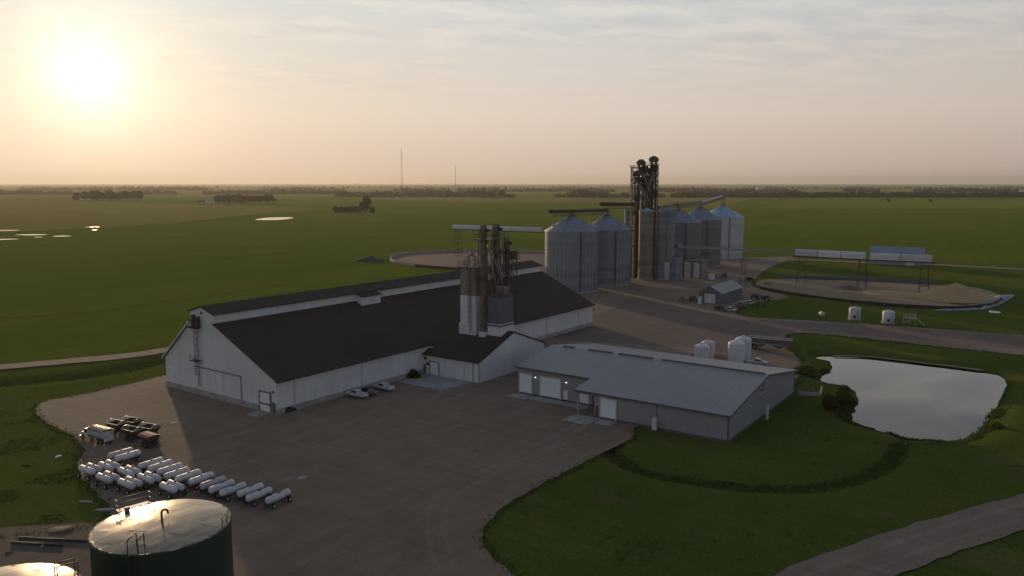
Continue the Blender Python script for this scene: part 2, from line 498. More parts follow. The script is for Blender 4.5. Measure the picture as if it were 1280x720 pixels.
# ------------------------------------------------------------------ mesh builder
class MB:
    def __init__(s):
        s.v = []
        s.f = []
        s.sm = []
        s.M = None

    def _add(s, vs, fs, smooth=False):
        o = len(s.v)
        if s.M is not None:
            vs = [tuple(s.M @ Vector(p)) for p in vs]
        s.v += [tuple(p) for p in vs]
        s.f += [tuple(i + o for i in f) for f in fs]
        s.sm += [smooth] * len(fs)
        return s

    def box(s, x0, y0, z0, x1, y1, z1):
        x0, x1 = min(x0, x1), max(x0, x1)
        y0, y1 = min(y0, y1), max(y0, y1)
        z0, z1 = min(z0, z1), max(z0, z1)
        return s._add([(x0, y0, z0), (x1, y0, z0), (x1, y1, z0), (x0, y1, z0), (x0, y0, z1), (x1, y0, z1), (x1, y1, z1), (x0, y1, z1)],
                      [(0, 3, 2, 1), (4, 5, 6, 7), (0, 1, 5, 4), (1, 2, 6, 5), (2, 3, 7, 6), (3, 0, 4, 7)])

    def bar(s, p, q, w, h=None):
        """square bar between two points"""
        h = h or w
        p, q = Vector(p), Vector(q)
        d = (q - p).normalized()
        a = d.cross(Vector((0, 0, 1)))
        if a.length < 1e-3:
            a = Vector((1, 0, 0))
        a.normalize()
        b = a.cross(d).normalized()
        a, b = a * w / 2, b * h / 2
        vs = [p - a - b, p + a - b, p + a + b, p - a + b, q - a - b, q + a - b, q + a + b, q - a + b]
        return s._add(vs, [(0, 3, 2, 1), (4, 5, 6, 7), (0, 1, 5, 4), (1, 2, 6, 5), (2, 3, 7, 6), (3, 0, 4, 7)])

    def tube(s, p, q, r0, r1=None, n=10, cap=True):
        r1 = r0 if r1 is None else r1
        p, q = Vector(p), Vector(q)
        d = (q - p).normalized()
        a = d.cross(Vector((0, 0, 1)))
        if a.length < 1e-3:
            a = Vector((1, 0, 0))
        a.normalize()
        b = a.cross(d).normalized()
        vs = []
        for c, r in ((p, r0), (q, r1)):
            for i in range(n):
                t = 2 * math.pi * i / n
                vs.append(c + a * (r * math.cos(t)) + b * (r * math.sin(t)))
        s._add(vs, [(i, i + n, (i + 1) % n + n, (i + 1) % n) for i in range(n)], True)
        if cap:
            o = len(s.v) - 2 * n
            s.f += [tuple(o + i for i in range(n)), tuple(o + n + n - 1 - i for i in range(n))]
            s.sm += [False, False]
        return s

    def path(s, pts, r, n=6):
        for p, q in zip(pts, pts[1:]):
            s.tube(p, q, r, n=n)
        return s

    def lathe(s, prof, n=32, c=(0, 0), smooth=True, a0=0.0, a1=2 * math.pi, axis='z'):
        full = abs(a1 - a0 - 2 * math.pi) < 1e-6
        k = n if full else n + 1
        vs, fs = [], []
        for (r, z) in prof:
            for i in range(k):
                t = a0 + (a1 - a0) * i / n
                p = (c[0] + r * math.cos(t), c[1] + r * math.sin(t), z)
                if axis == 'x':
                    p = (z, c[0] + r * math.cos(t), c[1] + r * math.sin(t))
                vs.append(p)
        for j in range(len(prof) - 1):
            for i in range(n):
                a = j * k + i
                b = j * k + (i + 1) % k
                fs.append((a, b, b + k, a + k))
        return s._add(vs, fs, smooth)

    def prism(s, poly, a, b, axis='y'):
        """polygon in the two other axes pushed from a to b along the axis"""
        def P(u, w, t):
            return (u, t, w) if axis == 'y' else ((t, u, w) if axis == 'x' else (u, w, t))
        n = len(poly)
        vs = [P(u, w, a) for u, w in poly] + [P(u, w, b) for u, w in poly]
        fs = [tuple(range(n))[::-1], tuple(range(n, 2 * n))] + [(i, (i + 1) % n, (i + 1) % n + n, i + n) for i in range(n)]
        return s._add(vs, fs)

    def build(s, name, mat, parent=None, me=None):
        me = bpy.data.meshes.new(name)
        me.from_pydata(s.v, [], s.f)
        me.polygons.foreach_set('use_smooth', s.sm)
        me.materials.append(mat)
        me.update()
        import bmesh
        b = bmesh.new()
        b.from_mesh(me)
        bmesh.ops.recalc_face_normals(b, faces=b.faces)
        b.to_mesh(me)
        b.free()
        o = bpy.data.objects.new(name, me)
        COL.objects.link(o)
        o.parent = parent
        return o


def tag(o, label=None, cat=None, group=None, kind=None):
    if label:
        o['label'] = label
    if cat:
        o['category'] = cat
    if group:
        o['group'] = group
    if kind:
        o['kind'] = kind
    return o


def thing(name, label, cat, loc=(0, 0, 0), rotz=0.0, group=None):
    o = bpy.data.objects.new(name, None)
    COL.objects.link(o)
    o.location = loc
    o.rotation_euler = (0, 0, rotz)
    o.empty_display_size = 0.5
    return tag(o, label, cat, group)


def kids(o):
    return [c for c in COL.objects if c.parent is o]


CH = {}


def dup(root, label, loc, rotz=None, scale=None):
    if root.name not in CH:
        CH[root.name] = [(c, [g for g in COL.objects if g.parent is c]) for c in COL.objects if c.parent is root]
    r = root.copy()
    COL.objects.link(r)
    r.location = loc
    if rotz is not None:
        r.rotation_euler = (0, 0, rotz)
    if scale:
        r.scale = (scale,) * 3 if not isinstance(scale, tuple) else scale
    r['label'] = label
    for ch, gs in CH[root.name]:
        c = ch.copy()
        COL.objects.link(c)
        c.parent = r
        for g in gs:
            d = g.copy()
            COL.objects.link(d)
            d.parent = c
    return r


# ------------------------------------------------------------------ sheets laid on the ground
def smooth_poly(pts, sub=6, closed=True):
    n = len(pts)
    out = []
    for i in range(n if closed else n - 1):
        p0, p1, p2, p3 = (pts[(i + k - 1) % n] if closed else pts[max(0, min(n - 1, i + k - 1))] for k in range(4))
        for j in range(sub):
            t = j / sub
            out.append(tuple(0.5 * ((2 * p1[a]) + (-p0[a] + p2[a]) * t + (2 * p0[a] - 5 * p1[a] + 4 * p2[a] - p3[a]) * t * t
                                    + (-p0[a] + 3 * p1[a] - 3 * p2[a] + p3[a]) * t ** 3) for a in range(2)))
    if not closed:
        out.append(pts[-1])
    return out


def jitter(pts, step, amp, freq=0.35, closed=True):
    out = []
    n = len(pts)
    for i in range(n if closed else n - 1):
        a, b = Vector(pts[i]), Vector(pts[(i + 1) % n])
        d = (b - a).length
        k = max(1, int(d / step))
        for j in range(k):
            p = a.lerp(b, j / k)
            e = mnoise.noise(Vector((p.x * freq, p.y * freq, 3.3))) * amp + mnoise.noise(Vector((p.x * freq * 4, p.y * freq * 4, 1.7))) * amp * 0.5
            e2 = mnoise.noise(Vector((p.x * freq, p.y * freq, 9.3))) * amp
            out.append((p.x + e, p.y + e2))
    return out


def sheet(name, pts, z, mat):
    vs = [Vector((p[0], p[1], z)) for p in pts]
    tris = tessellate_polygon([vs])
    me = bpy.data.meshes.new(name)
    fs = []
    for t in tris:
        a, b, c = (vs[i] for i in t)
        fs.append(tuple(t) if (b - a).cross(c - a).z > 0 else tuple(reversed(t)))
    me.from_pydata([tuple(v) for v in vs], [], fs)
    me.materials.append(mat)
    me.update()
    o = bpy.data.objects.new(name, me)
    COL.objects.link(o)
    return tag(o, kind='structure')


def strip(pts, w):
    """outline of a band of width w (number or per-point list) along a polyline"""
    L, Rr = [], []
    n = len(pts)
    for i, p in enumerate(pts):
        a, b = Vector(pts[max(0, i - 1)]), Vector(pts[min(n - 1, i + 1)])
        d = (b - a).normalized()
        nn = Vector((-d.y, d.x))
        ww = (w[i] if isinstance(w, (list, tuple)) else w) / 2
        L.append((p[0] + nn.x * ww, p[1] + nn.y * ww))
        Rr.append((p[0] - nn.x * ww, p[1] - nn.y * ww))
    return L + Rr[::-1]


def PX(lst, z=0.0):
    return [G(x, y, z) for x, y in lst]


def inside(X, Y, poly):
    res = np.zeros(X.shape, bool)
    n = len(poly)
    for i in range(n):
        x0, y0 = poly[i]
        x1, y1 = poly[(i + 1) % n]
        if y0 == y1:
            continue
        c = ((y0 > Y) != (y1 > Y)) & (X < (x1 - x0) * (Y - y0) / (y1 - y0) + x0)
        res ^= c
    return res


def dist_line(X, Y, line, closed=False):
    D = np.full(X.shape, 1e9)
    n = len(line)
    for i in range(n if closed else n - 1):
        x0, y0 = line[i]
        x1, y1 = line[(i + 1) % n]
        dx, dy = x1 - x0, y1 - y0
        t = np.clip(((X - x0) * dx + (Y - y0) * dy) / (dx * dx + dy * dy + 1e-9), 0, 1)
        D = np.minimum(D, np.hypot(X - x0 - t * dx, Y - y0 - t * dy))
    return D


# outlines measured on the photograph
YARD = smooth_poly(PX([(44, 509), (62, 500), (130, 487), (205, 469), (260, 458), (330, 455), (560, 420), (735, 392), (715, 374), (690, 352), (640, 352), (655, 338), (720, 330), (840, 322),
                       (935, 322), (992, 321), (965, 333), (943, 348), (940, 357), (965, 365), (985, 372), (935, 380), (925, 394), (1010, 400), (1100, 406), (1200, 413), (1330, 423), (1600, 446), (2000, 480), (2000, 512), (1600, 473), (1330, 449), (1200, 436), (1090, 424),
                       (1005, 416), (982, 421), (980, 432), (1000, 446), (1004, 470), (975, 490), (900, 520), (800, 530), (792, 546), (755, 565), (700, 594), (650, 620), (617, 645), (603, 668), (612, 692), (650, 722), (720, 770), (760, 900),
                       (-100, 900), (-150, 740), (-80, 690), (0, 672), (60, 668), (125, 652), (140, 640), (118, 612), (98, 590), (104, 565), (96, 548), (72, 535), (52, 524)]), 5)
POND = smooth_poly(PX([(1020, 447), (1060, 445), (1120, 452), (1180, 459), (1235, 466), (1257, 477), (1250, 500), (1236, 522), (1222, 540), (1196, 553), (1165, 552), (1132, 549),
                       (1120, 544), (1085, 535), (1062, 525), (1068, 510), (1070, 490), (1045, 482), (1025, 474), (1040, 462), (1037, 452)], -0.9), 5)
DITCH = smooth_poly(PX([(752, 548), (775, 572), (815, 590), (880, 600), (950, 606), (1020, 606), (1075, 594), (1112, 576), (1128, 553)]), 6, False)
SWALE = smooth_poly(PX([(-250, 490), (-60, 480), (60, 472), (150, 460), (215, 446)]), 6, False)
LAWN = PX([(-900, 640), (-250, 475), (0, 461), (120, 450), (205, 441), (420, 386), (590, 338), (690, 322), (800, 321), (930, 317), (1000, 319), (1280, 331), (2400, 378)]) + [(160, -160), (0, -160), (-160, 0), (-160, 120)]


r1 = smooth_poly(PX([(-400, 492), (-150, 472), (0, 459), (100, 450), (160, 444.5), (230, 434)]), 6, False)
r2 = smooth_poly(PX([(560, 1150), (760, 900), (920, 790), (1010, 732), (1090, 700), (1180, 668), (1290, 636), (1400, 609), (1650, 565), (2000, 522)]), 6, False)
r3 = smooth_poly(PX([(935, 324), (1000, 324.5), (1080, 328), (1170, 331), (1280, 336.5), (1500, 347), (2000, 371), (2600, 400)]), 6, False)


def terrain():
    def axis(lo, hi, step):
        a = list(np.arange(lo, hi + 0.01, step))
        s = step
        up, dn = [], []
        p, q = a[-1], a[0]
        while p < 26000 or q > -26000:
            s *= 1.35
            p += s
            q -= s
            if p < 26000:
                up.append(p)
            if q > -26000:
                dn.append(q)
        up.append(26000)
        dn.append(-26000)
        return np.array(dn[::-1] + a + up)
    xs, ys = axis(0, 420, 1.6), axis(-70, 200, 1.6)
    X, Y = np.meshgrid(xs, ys, indexing='ij')
    near = (X > -40) & (X < 460) & (Y > -110) & (Y < 240)
    h = np.full(X.shape, -0.10)
    yard = inside(X, Y, YARD)
    dy = dist_line(X, Y, YARD, True)
    out = np.where(yard, 0.0, np.clip(dy / 6.0, 0, 1))
    und = np.array([[mnoise.noise(Vector((x * 0.05, y * 0.05, 0))) for y in ys] for x in xs])
    h += np.where(near, out * (und * 0.30), 0)
    lump = np.array([[mnoise.noise(Vector((x * 0.33, y * 0.33, 5))) if abs(x) < 500 and abs(y) < 300 else 0 for y in ys] for x in xs])
    h += np.where(near, out * lump * 0.07, 0)
    dd = dist_line(X, Y, DITCH)
    h -= 0.6 * np.exp(-(dd / 2.2) ** 2)
    h += 0.15 * np.exp(-((dd - 6) / 3.5) ** 2) * out
    ds = dist_line(X, Y, SWALE)
    h -= 1.0 * np.exp(-(ds / 4.0) ** 2)
    pin = inside(X, Y, POND)
    dp = dist_line(X, Y, POND, True)
    bank = np.where(pin, -0.9 - np.clip(dp * 0.4, 0, 1.2), -0.9 * np.exp(-(dp / 2.5) ** 2) + 0.35 * np.exp(-((dp - 5) / 3) ** 2))
    h = np.where(pin, bank - 0.1, h + np.where(near, bank, 0) * np.where(yard, 0, 1))
    h = np.where(yard, np.minimum(h, -0.10), h)
    for rd, hw in ((r1, 4.5), (r2, 6.5), (r3, 6.0)):
        dr = dist_line(X, Y, rd)
        h = np.where(dr < hw, np.minimum(h, -0.12), h)
        h = np.where((dr >= hw) & (dr < hw + 4) & (h > 0), h * (dr - hw) / 4, h)
    lawn = np.where(inside(X, Y, LAWN), 1.0, 0.0)
    tall = np.clip(1.15 - dd / 2.8, 0, 1) + np.clip(1.2 - ds / 6, 0, 1)
    tall = np.maximum(tall, np.where(pin, 1, np.clip(1.2 - dp / 2.4, 0, 1)))
    tall = np.maximum(tall * 0.8, np.where(near & (und > 0.25) & (Y > 110), 0.35, 0))
    nx, ny = X.shape
    vs = np.stack([X, Y, h], -1).reshape(-1, 3)
    idx = np.arange(nx * ny).reshape(nx, ny)
    fs = np.stack([idx[:-1, :-1], idx[1:, :-1], idx[1:, 1:], idx[:-1, 1:]], -1).reshape(-1, 4)
    me = bpy.data.meshes.new('ground')
    me.from_pydata(vs.tolist(), [], fs.tolist())
    me.polygons.foreach_set('use_smooth', [True] * len(fs))
    for nm, arr in (('lawn', lawn), ('tall', np.clip(tall, 0, 1))):
        at = me.attributes.new(nm, 'FLOAT', 'POINT')
        at.data.foreach_set('value', arr.reshape(-1).astype(np.float32))
    me.materials.append(M['ground'])
    o = bpy.data.objects.new('ground', me)
    COL.objects.link(o)
    tag(o, kind='structure')

    def hh(x, y):
        i = int(np.clip(np.searchsorted(xs, x) - 1, 0, nx - 2))
        j = int(np.clip(np.searchsorted(ys, y) - 1, 0, ny - 2))
        u = (x - xs[i]) / (xs[i + 1] - xs[i])
        w = (y - ys[j]) / (ys[j + 1] - ys[j])
        return (h[i, j] * (1 - u) + h[i + 1, j] * u) * (1 - w) + (h[i, j + 1] * (1 - u) + h[i + 1, j + 1] * u) * w
    return hh


HT = terrain()
sheet('yard', jitter(YARD, 0.8, 0.55), 0.0, M['gravel'])
sheet('pond_water', jitter(POND, 0.8, 0.35), -0.9, M['water'])

mud = [p for p in POND]
sheet('pond_margin', jitter([(POND[i][0], POND[i][1]) for i in range(len(POND))], 0.8, 0.6, 0.5), -0.93, M['dirt'])
far_edge = smooth_poly(PX([(1040, 444.4), (1080, 445.4), (1120, 449.6), (1180, 456.6), (1232, 463.2)], -0.6), 5, False)
sheet('mud_shore', jitter(strip(far_edge, [0.3] + [1.4] * (len(far_edge) - 2) + [0.3]), 0.8, 0.2), -0.58, M['track'])
# roads
sheet('dirt_road', jitter(strip(r1, 6.0), 2.0, 0.5), 0.03, M['road'])
sheet('gravel_road', jitter(strip(r2, 7.2), 1.5, 0.4), 0.03, M['road'])
for k_, (rd_, off_, w_) in enumerate(((r2, -1.5, 0.7), (r2, 1.3, 0.8), (r1, -1.0, 0.7), (r1, 1.0, 0.7))):
    sd_ = strip(rd_, 2 * abs(off_))
    ln_ = sd_[:len(rd_)] if off_ > 0 else sd_[len(rd_):]
    sheet('wheel_track', jitter(strip(ln_, [0.1] + [w_ + 0.25 * math.sin(k * 1.3) for k in range(len(ln_) - 2)] + [0.1]), 0.7, 0.14, 0.6), 0.036 + 0.003 * k_, M['road_track'])
sheet('rail_road', jitter(strip(r3, 8.5), 2.0, 0.4), 0.03, M['road'])
sheet('dirt_patch', jitter(smooth_poly(PX([(-160, 672), (0, 660), (60, 655), (118, 655), (150, 650), (175, 690), (180, 760), (-200, 800)]), 5), 0.8, 0.7), 0.012, M['dirt'])
trk_z = 0.008
for pl in ([(520, 640), (590, 600), (650, 570), (705, 543), (728, 530)],
           [(560, 720), (545, 660), (560, 620), (640, 576), (700, 548)]):
    line = smooth_poly(PX(pl), 6, False)
    for off in (-1.0, 1.0):
        trk_z += 0.003
        side = strip(line, 2 * abs(off))
        ln = side[:len(line)] if off > 0 else side[len(line):]
        sheet('wheel_track', jitter(strip(ln, [0.2] + [0.8 + 0.3 * math.sin(k * 0.9) for k in range(len(ln) - 2)] + [0.2]), 0.6, 0.12, 0.8), trk_z, M['track'])
sheet('back_yard', jitter(smooth_poly(PX([(752, 392), (790, 372), (850, 385), (925, 396), (985, 402), (1280, 420), (1280, 436), (1000, 414), (960, 444), (850, 434), (700, 424), (690, 415)]), 5), 1.5, 1.2), 0.004, M['gravel_red'])

# fields far out
def field(name, pl, mat, z):
    return sheet(name, jitter(PX(pl), 25, 22, 0.008), z, M[mat])


field('field', [(-500, 296), (-500, 252), (-100, 250), (120, 251.5), (260, 256), (350, 258), (400, 262), (330, 267), (250, 275), (120, 286), (0, 292)], 'brown_field', 0.15)
field('field', [(440, 247.5), (600, 247), (780, 247.5), (800, 252), (640, 253.5), (500, 252)], 'tan_field', 0.2)
field('field', [(775, 252), (800, 246.5), (905, 245.5), (935, 249), (900, 258), (780, 259)], 'tan_field', 0.17)
field('field', [(-500, 243), (200, 241), (500, 241.5), (500, 246.5), (200, 247), (-500, 249)], 'pale_field', 0.25)
field('field', [(600, 240), (900, 238), (1280, 238.5), (1900, 241), (1900, 245), (1280, 242), (900, 242), (600, 243)], 'pale_field', 0.25)
field('field', [(935, 262), (1000, 249), (1280, 251), (1900, 258), (1900, 275), (1280, 262)], 'green_field', 0.17)
for pl, w_ in (([(240, 291), (330, 294), (420, 296), (520, 297.5), (700, 300)], 2.6), ([(60, 283), (160, 287), (250, 292), (330, 293)], 2.0), ([(930, 296), (1010, 298), (1100, 303), (1300, 310)], 2.2), ([(940, 290), (1100, 296), (1300, 303)], 1.6),
               ([(-60, 345), (120, 335), (330, 320), (470, 312), (560, 308)], 1.4), ([(-60, 400), (90, 392), (250, 372), (380, 352)], 1.2), ([(960, 280), (1100, 284), (1300, 292)], 1.6), ([(480, 283), (680, 279), (690, 279)], 1.6)):
    sheet('field_track', jitter(strip(smooth_poly(PX(pl), 5, False), w_), 5, 0.8, 0.08), 0.05, M['rough_strip'])
# water standing in the field
for pl in ([(-60, 301), (-20, 299.6), (8, 299.0), (24, 299.3), (4, 300.2), (-20, 301.8), (-60, 303)], [(18, 293.9), (40, 293.1), (60, 293.5), (52, 294.2), (35, 294.5)], [(68, 295.5), (80, 294.9), (91, 295.3), (82, 295.9), (72, 296.1)],
           [(42, 296.8), (52, 296.5), (53, 297.0), (45, 297.2)], [(-40, 288.8), (10, 287.8), (26, 287.9), (14, 288.6), (-40, 289.7)], [(320, 274.3), (335, 272.3), (362, 271.8), (366, 272.8), (350, 275), (325, 275.3)],
           [(104, 284.1), (124, 283.8), (116, 284.2)], [(114, 287.7), (122, 287.5), (119, 287.9)]):
    sheet('field_water', jitter(smooth_poly(PX(pl), 4), 3, 1.5, 0.05), 0.25, M['puddle'])


# ================================================================== WAREHOUSE
def gable_roof_slab(mb, x0, x1, ylo, zlo, yhi, zhi, th=0.18):
    """one slope: from the eave (ylo, zlo) to the ridge (yhi, zhi), between x0 and x1"""
    mb.prism([(ylo, zlo), (yhi, zhi), (yhi, zhi + th), (ylo, zlo + th)], x0, x1, 'x')


def rail(mb, pts, h=1.05, r=0.03, posts=True):
    for p, q in zip(pts, pts[1:]):
        p, q = Vector(p), Vector(q)
        for k in (0.5, 1.0):
            mb.tube(p + Vector((0, 0, h * k)), q + Vector((0, 0, h * k)), r, n=5)
        n = max(1, int((q - p).length / 1.8))
        for i in range(n + 1):
            m = p.lerp(q, i / n)
            mb.tube(m, m + Vector((0, 0, h)), r, n=5)


def ladder(mb, x, y, z0, z1, axis='y', cage=True, out=(-1, 0)):
    w = 0.25
    u = (0, w) if axis == 'y' else (w, 0)
    for s in (-1, 1):
        mb.bar((x + s * u[0], y + s * u[1], z0), (x + s * u[0], y + s * u[1], z1), 0.07)
    z = z0 + 0.3
    while z < z1:
        mb.bar((x - u[0], y - u[1], z), (x + u[0], y + u[1], z), 0.04)
        z += 0.45
    if cage:
        z = z0 + 2.4
        while z < z1:
            pts = []
            for k in range(7):
                t = math.pi * k / 6
                a, b = math.cos(t) * 0.38, math.sin(t) * 0.7
                pts.append((x + u[0] / w * a + out[0] * b, y + u[1] / w * a + out[1] * b, z))
            mb.path(pts, 0.03, 4)
            z += 1.2
        for k in (1, 3, 5):
            t = math.pi * k / 6
            a, b = math.cos(t) * 0.38, math.sin(t) * 0.7
            mb.bar((x + u[0] / w * a + out[0] * b, y + u[1] / w * a + out[1] * b, z0 + 2.4), (x + u[0] / w * a + out[0] * b, y + u[1] / w * a + out[1] * b, z1), 0.05)


def sectional_door(parent, face, a0, a1, z0, z1, out, mat, frame_mat, sections=4, windows=0, name='door'):
    """overhead door: sections with real joints between them, standing in a frame. face: ('x', value) or ('y', value)"""
    ax, v = face

    def bx(mb, a, b, z, zz, d0, d1):
        if ax == 'x':
            mb.box(v + out * d0, a, z, v + out * d1, b, zz)
        else:
            mb.box(a, v + out * d0, z, b, v + out * d1, zz)
    fr = MB()
    bx(fr, a0 - 0.18, a0, z0, z1 + 0.2, -0.05, 0.12)
    bx(fr, a1, a1 + 0.18, z0, z1 + 0.2, -0.05, 0.12)
    bx(fr, a0, a1, z1, z1 + 0.2, -0.05, 0.115)
    d = MB()
    hs = (z1 - z0) / sections
    for i in range(sections):
        bx(d, a0 + 0.01, a1 - 0.01, z0 + i * hs + 0.02, z0 + (i + 1) * hs - 0.02, -0.04, 0.045)
    bx(d, a0 + 0.01, a1 - 0.01, z0, z1, -0.04, 0.02)
    do = d.build(name, mat, parent)
    fr.build('door_frame', frame_mat, do)
    if windows:
        w = MB()
        for i in range(windows):
            c = a0 + (a1 - a0) * (i + 0.5) / windows
            bx(w, c - 0.28, c + 0.28, z0 + hs * 1.32, z0 + hs * 1.72, 0.04, 0.06)
        w.build('window', M['glass'], do)
    return do


def warehouse():
    # local frame: x along the building, y across; turned a little to fit the measured walls
    t = thing('warehouse', 'long white warehouse with a dark brown shingle roof and a raised ridge monitor', 'warehouse', (90.7, 116.1, 0), R(-0.75))
    L, W, E, PIT = 114.0, 36.0, 6.2, 14.7
    y1, y2 = 18.4, 26.2          # sides of the monitor
    prof = [(0, -0.3), (W, -0.3), (W, E), (y2 + .01, PIT), (y1 - .01, PIT), (0, E)]
    MB().prism(prof, 0, L, 'x').build('wall', M['white_siding'], t)
    MB().box(-0.12, -0.12, -0.3, L + 0.12, W + 0.12, 1.05).build('stem_wall', M['concrete'], t)
    mon = MB()
    mon.prism([(y1, PIT - 0.1), (y2, PIT - 0.1), (y2, 16.7), ((y1 + y2) / 2, 17.9), (y1, 16.7)], 0.02, L - 0.05, 'x')
    mo = mon.build('ridge_monitor', M['white_siding'], t)
    cap = MB()
    gable_roof_slab(cap, -0.35, L + 0.3, y1 - 0.45, 16.62, (y1 + y2) / 2, 17.95)
    gable_roof_slab(cap, -0.35, L + 0.3, y2 + 0.45, 16.62, (y1 + y2) / 2, 17.95)
    cap.build('monitor_roof', M['roof_brown'], mo)
    # a wider bump on the monitor's side, with its own bit of roof
    MB().prism([(y1 - 2.0, 13.9), (y1 + 0.2, 13.9), (y1 + 0.2, 16.55), (y1 - 2.0, 15.9)], 37.0, 43.0, 'x').build('monitor_bay', M['white_siding'], mo)
    b = MB()
    b.prism([(y1 - 2.3, 15.95), (y1 + 0.1, 16.68), (y1 + 0.1, 16.86), (y1 - 2.3, 16.1)], 36.7, 43.3, 'x')
    b.build('bay_roof', M['roof_brown'], mo)
    sl = (PIT - E) / y1
    rf = MB()
    gable_roof_slab(rf, -0.4, L + 0.4, -0.6, E - 0.6 * sl + 0.06, y1 + 0.0, PIT + 0.06, 0.22)
    rf.build('roof', M['roof_brown'], t)
    rf = MB()
    gable_roof_slab(rf, -0.4, L + 0.4, W + 0.6, E - 0.6 * sl + 0.06, y2, PIT + 0.06, 0.22)
    rf.build('roof', M['roof_brown'], t)
    for xx in (-0.47, L + 0.41):
        for s, ya, yb in ((1, -0.6, y1), (-1, W + 0.6, y2)):
            vg = MB()
            vg.prism([(ya, E - 0.6 * sl - 0.2), (yb, PIT - 0.2), (yb, PIT + 0.25), (ya, E - 0.6 * sl + 0.25)], xx, xx + 0.06, 'x')
            vg.build('verge_board', M['offwhite'], t)
    g = MB()
    g.box(-0.3, -0.78, E - 0.62, L + 0.3, -0.62, E - 0.42)
    g.build('gutter', M['offwhite'], t)
    for i in range(7):
        dp = MB()
        dp.box(4 + i * 17, -0.2, 1.05, 4.12 + i * 17, -0.08, E - 0.4)
        dp.build('downpipe', M['offwhite'], t)
    # gable: girt line, outline of an old sliding door, overhead door, small fittings
    gi = MB()
    gi.box(-0.06, 1.2, 5.0, 0.0, W - 0.4, 5.12)
    gi.build('girt_line', M['offwhite'], t)
    sd = MB()
    sd.box(-0.10, 10.5, 1.1, 0.0, 15.6, 5.6)
    sd.build('sliding_door', M['white_siding'], t)
    s = MB()
    s.box(-0.22, 10.2, 5.6, 0.0, 25.5, 5.82)
    s.box(-0.14, 10.3, 1.1, 0.0, 10.5, 5.6)
    s.build('door_track', M['grey_steel'], t)
    sd = MB()
    sd.box(-0.10, 16.0, 1.1, 0.0, 24.8, 5.6)
    sd.build('sliding_door', M['white_siding'], t)
    sectional_door(t, ('x', -0.12), 1.7, 4.7, 0.25, 3.75, -1, M['door_white'], M['grey_trim'], 4, 4)
    p = MB()
    p.box(-0.16, 0.35, 0.2, -0.1, 1.15, 2.2)
    p.build('side_door', M['grey_trim'], t)
    p = MB()
    p.box(-0.3, 0.7, 4.0, 0.0, 1.0, 4.35)
    p.build('wall_light', M['grey_trim'], t)
    p = MB()
    p.box(-0.07, 21.9, 16.4, 0.03, 22.7, 17.0)
    p.build('gable_vent', M['grey_trim'], t)
    # ladder with cage and platforms up the gable
    ld = MB()
    ladder(ld, -0.4, 23.6, 1.9, 15.0)
    lo = ld.build('ladder', M['dark_steel'], t)
    pf = MB()
    pf.box(-1.3, 22.9, 7.0, -0.05, 25.2, 7.12)
    rail(pf, [(-1.25, 22.95, 7.1), (-1.25, 25.15, 7.1)], r=0.05)
    pf.build('ladder_platform', M['dark_steel'], lo)
    pf = MB()
    pf.box(-1.3, 22.9, 13.6, -0.05, 25.8, 13.75)
    rail(pf, [(-1.25, 22.95, 13.7), (-1.25, 25.75, 13.7)], r=0.05)
    pf.build('ladder_platform', M['dark_steel'], lo)
    lg = MB()
    lg.box(-1.0, 23.9, 13.75, -0.3, 24.4, 16.3)
    lg.box(-1.0, 22.5, 13.75, -0.2, 22.8, 16.0)
    lg.build('conveyor_end', M['dark_steel'], lo)
    # floor slab of the gable doorway
    return t


warehouse()


def annex():
    t = thing('annex_building', 'white gabled annex with dark brown roof beneath the rusty elevator tower', 'building', (130.3, 100.0, 0))
    Wx, Ly, E, RZ, RX = 25.2, 17.0, 4.5, 9.0, 12.5
    MB().prism([(0, -0.3), (Wx, -0.3), (Wx, E), (RX, RZ), (0, E)], 0, Ly, 'y').build('wall', M['white_siding'], t)
    sl = (RZ - E) / RX
    a = MB()
    a.prism([(-0.6, E - 0.6 * sl + 0.05), (RX, RZ + 0.05), (RX, RZ + 0.25), (-0.6, E - 0.6 * sl + 0.25)], -0.35, Ly + 6, 'y')
    a.build('roof', M['roof_brown'], t)
    a = MB()
    a.prism([(Wx + 0.6, E - 0.6 * sl + 0.05), (RX, RZ + 0.05), (RX, RZ + 0.25), (Wx + 0.6, E - 0.6 * sl + 0.25)], -0.35, Ly + 6, 'y')
    a.build('roof', M['roof_brown'], t)
    tr = MB()
    tr.box(-0.09, 0.0, -0.2, 0.0, 0.12, E)
    tr.box(-0.09, 1.6, -0.2, 0.0, 1.72, E - 0.2)
    tr.build('corner_trim', M['grey_trim'], t)
    sectional_door(t, ('x', 0.0), 4.2, 9.4, 0.05, 4.0, -1, M['white_siding'], M['offwhite'], 5)
    sectional_door(t, ('x', 0.0), 11.2, 13.6, 0.05, 2.9, -1, M['door_white'], M['grey_trim'], 4)
    for y, z in ((14.6, 3.2), (13.9, 2.0)):
        w = MB()
        w.box(-0.06, y, z, 0.02, y + 0.8, z + 0.7)
        wo = w.build('window', M['glass'], t)
        f = MB()
        for q in ((y - 0.1, z - 0.1, y, z + 0.8), (y + 0.8, z - 0.1, y + 0.9, z + 0.8), (y, z - 0.1, y + 0.8, z), (y, z + 0.7, y + 0.8, z + 0.8)):
            f.box(-0.10, q[0], q[1], 0.0, q[2], q[3])
        f.build('window_frame', M['offwhite'], wo)
    w = MB()
    w.box(-0.08, 14.9, 0.05, 0.0, 15.8, 2.15)
    w.build('side_door', M['grey_trim'], t)
    w = MB()
    w.box(-0.25, 8.8, 4.05, 0.0, 9.1, 4.35)
    w.build('wall_light', M['grey_trim'], t)
    return t


annex()


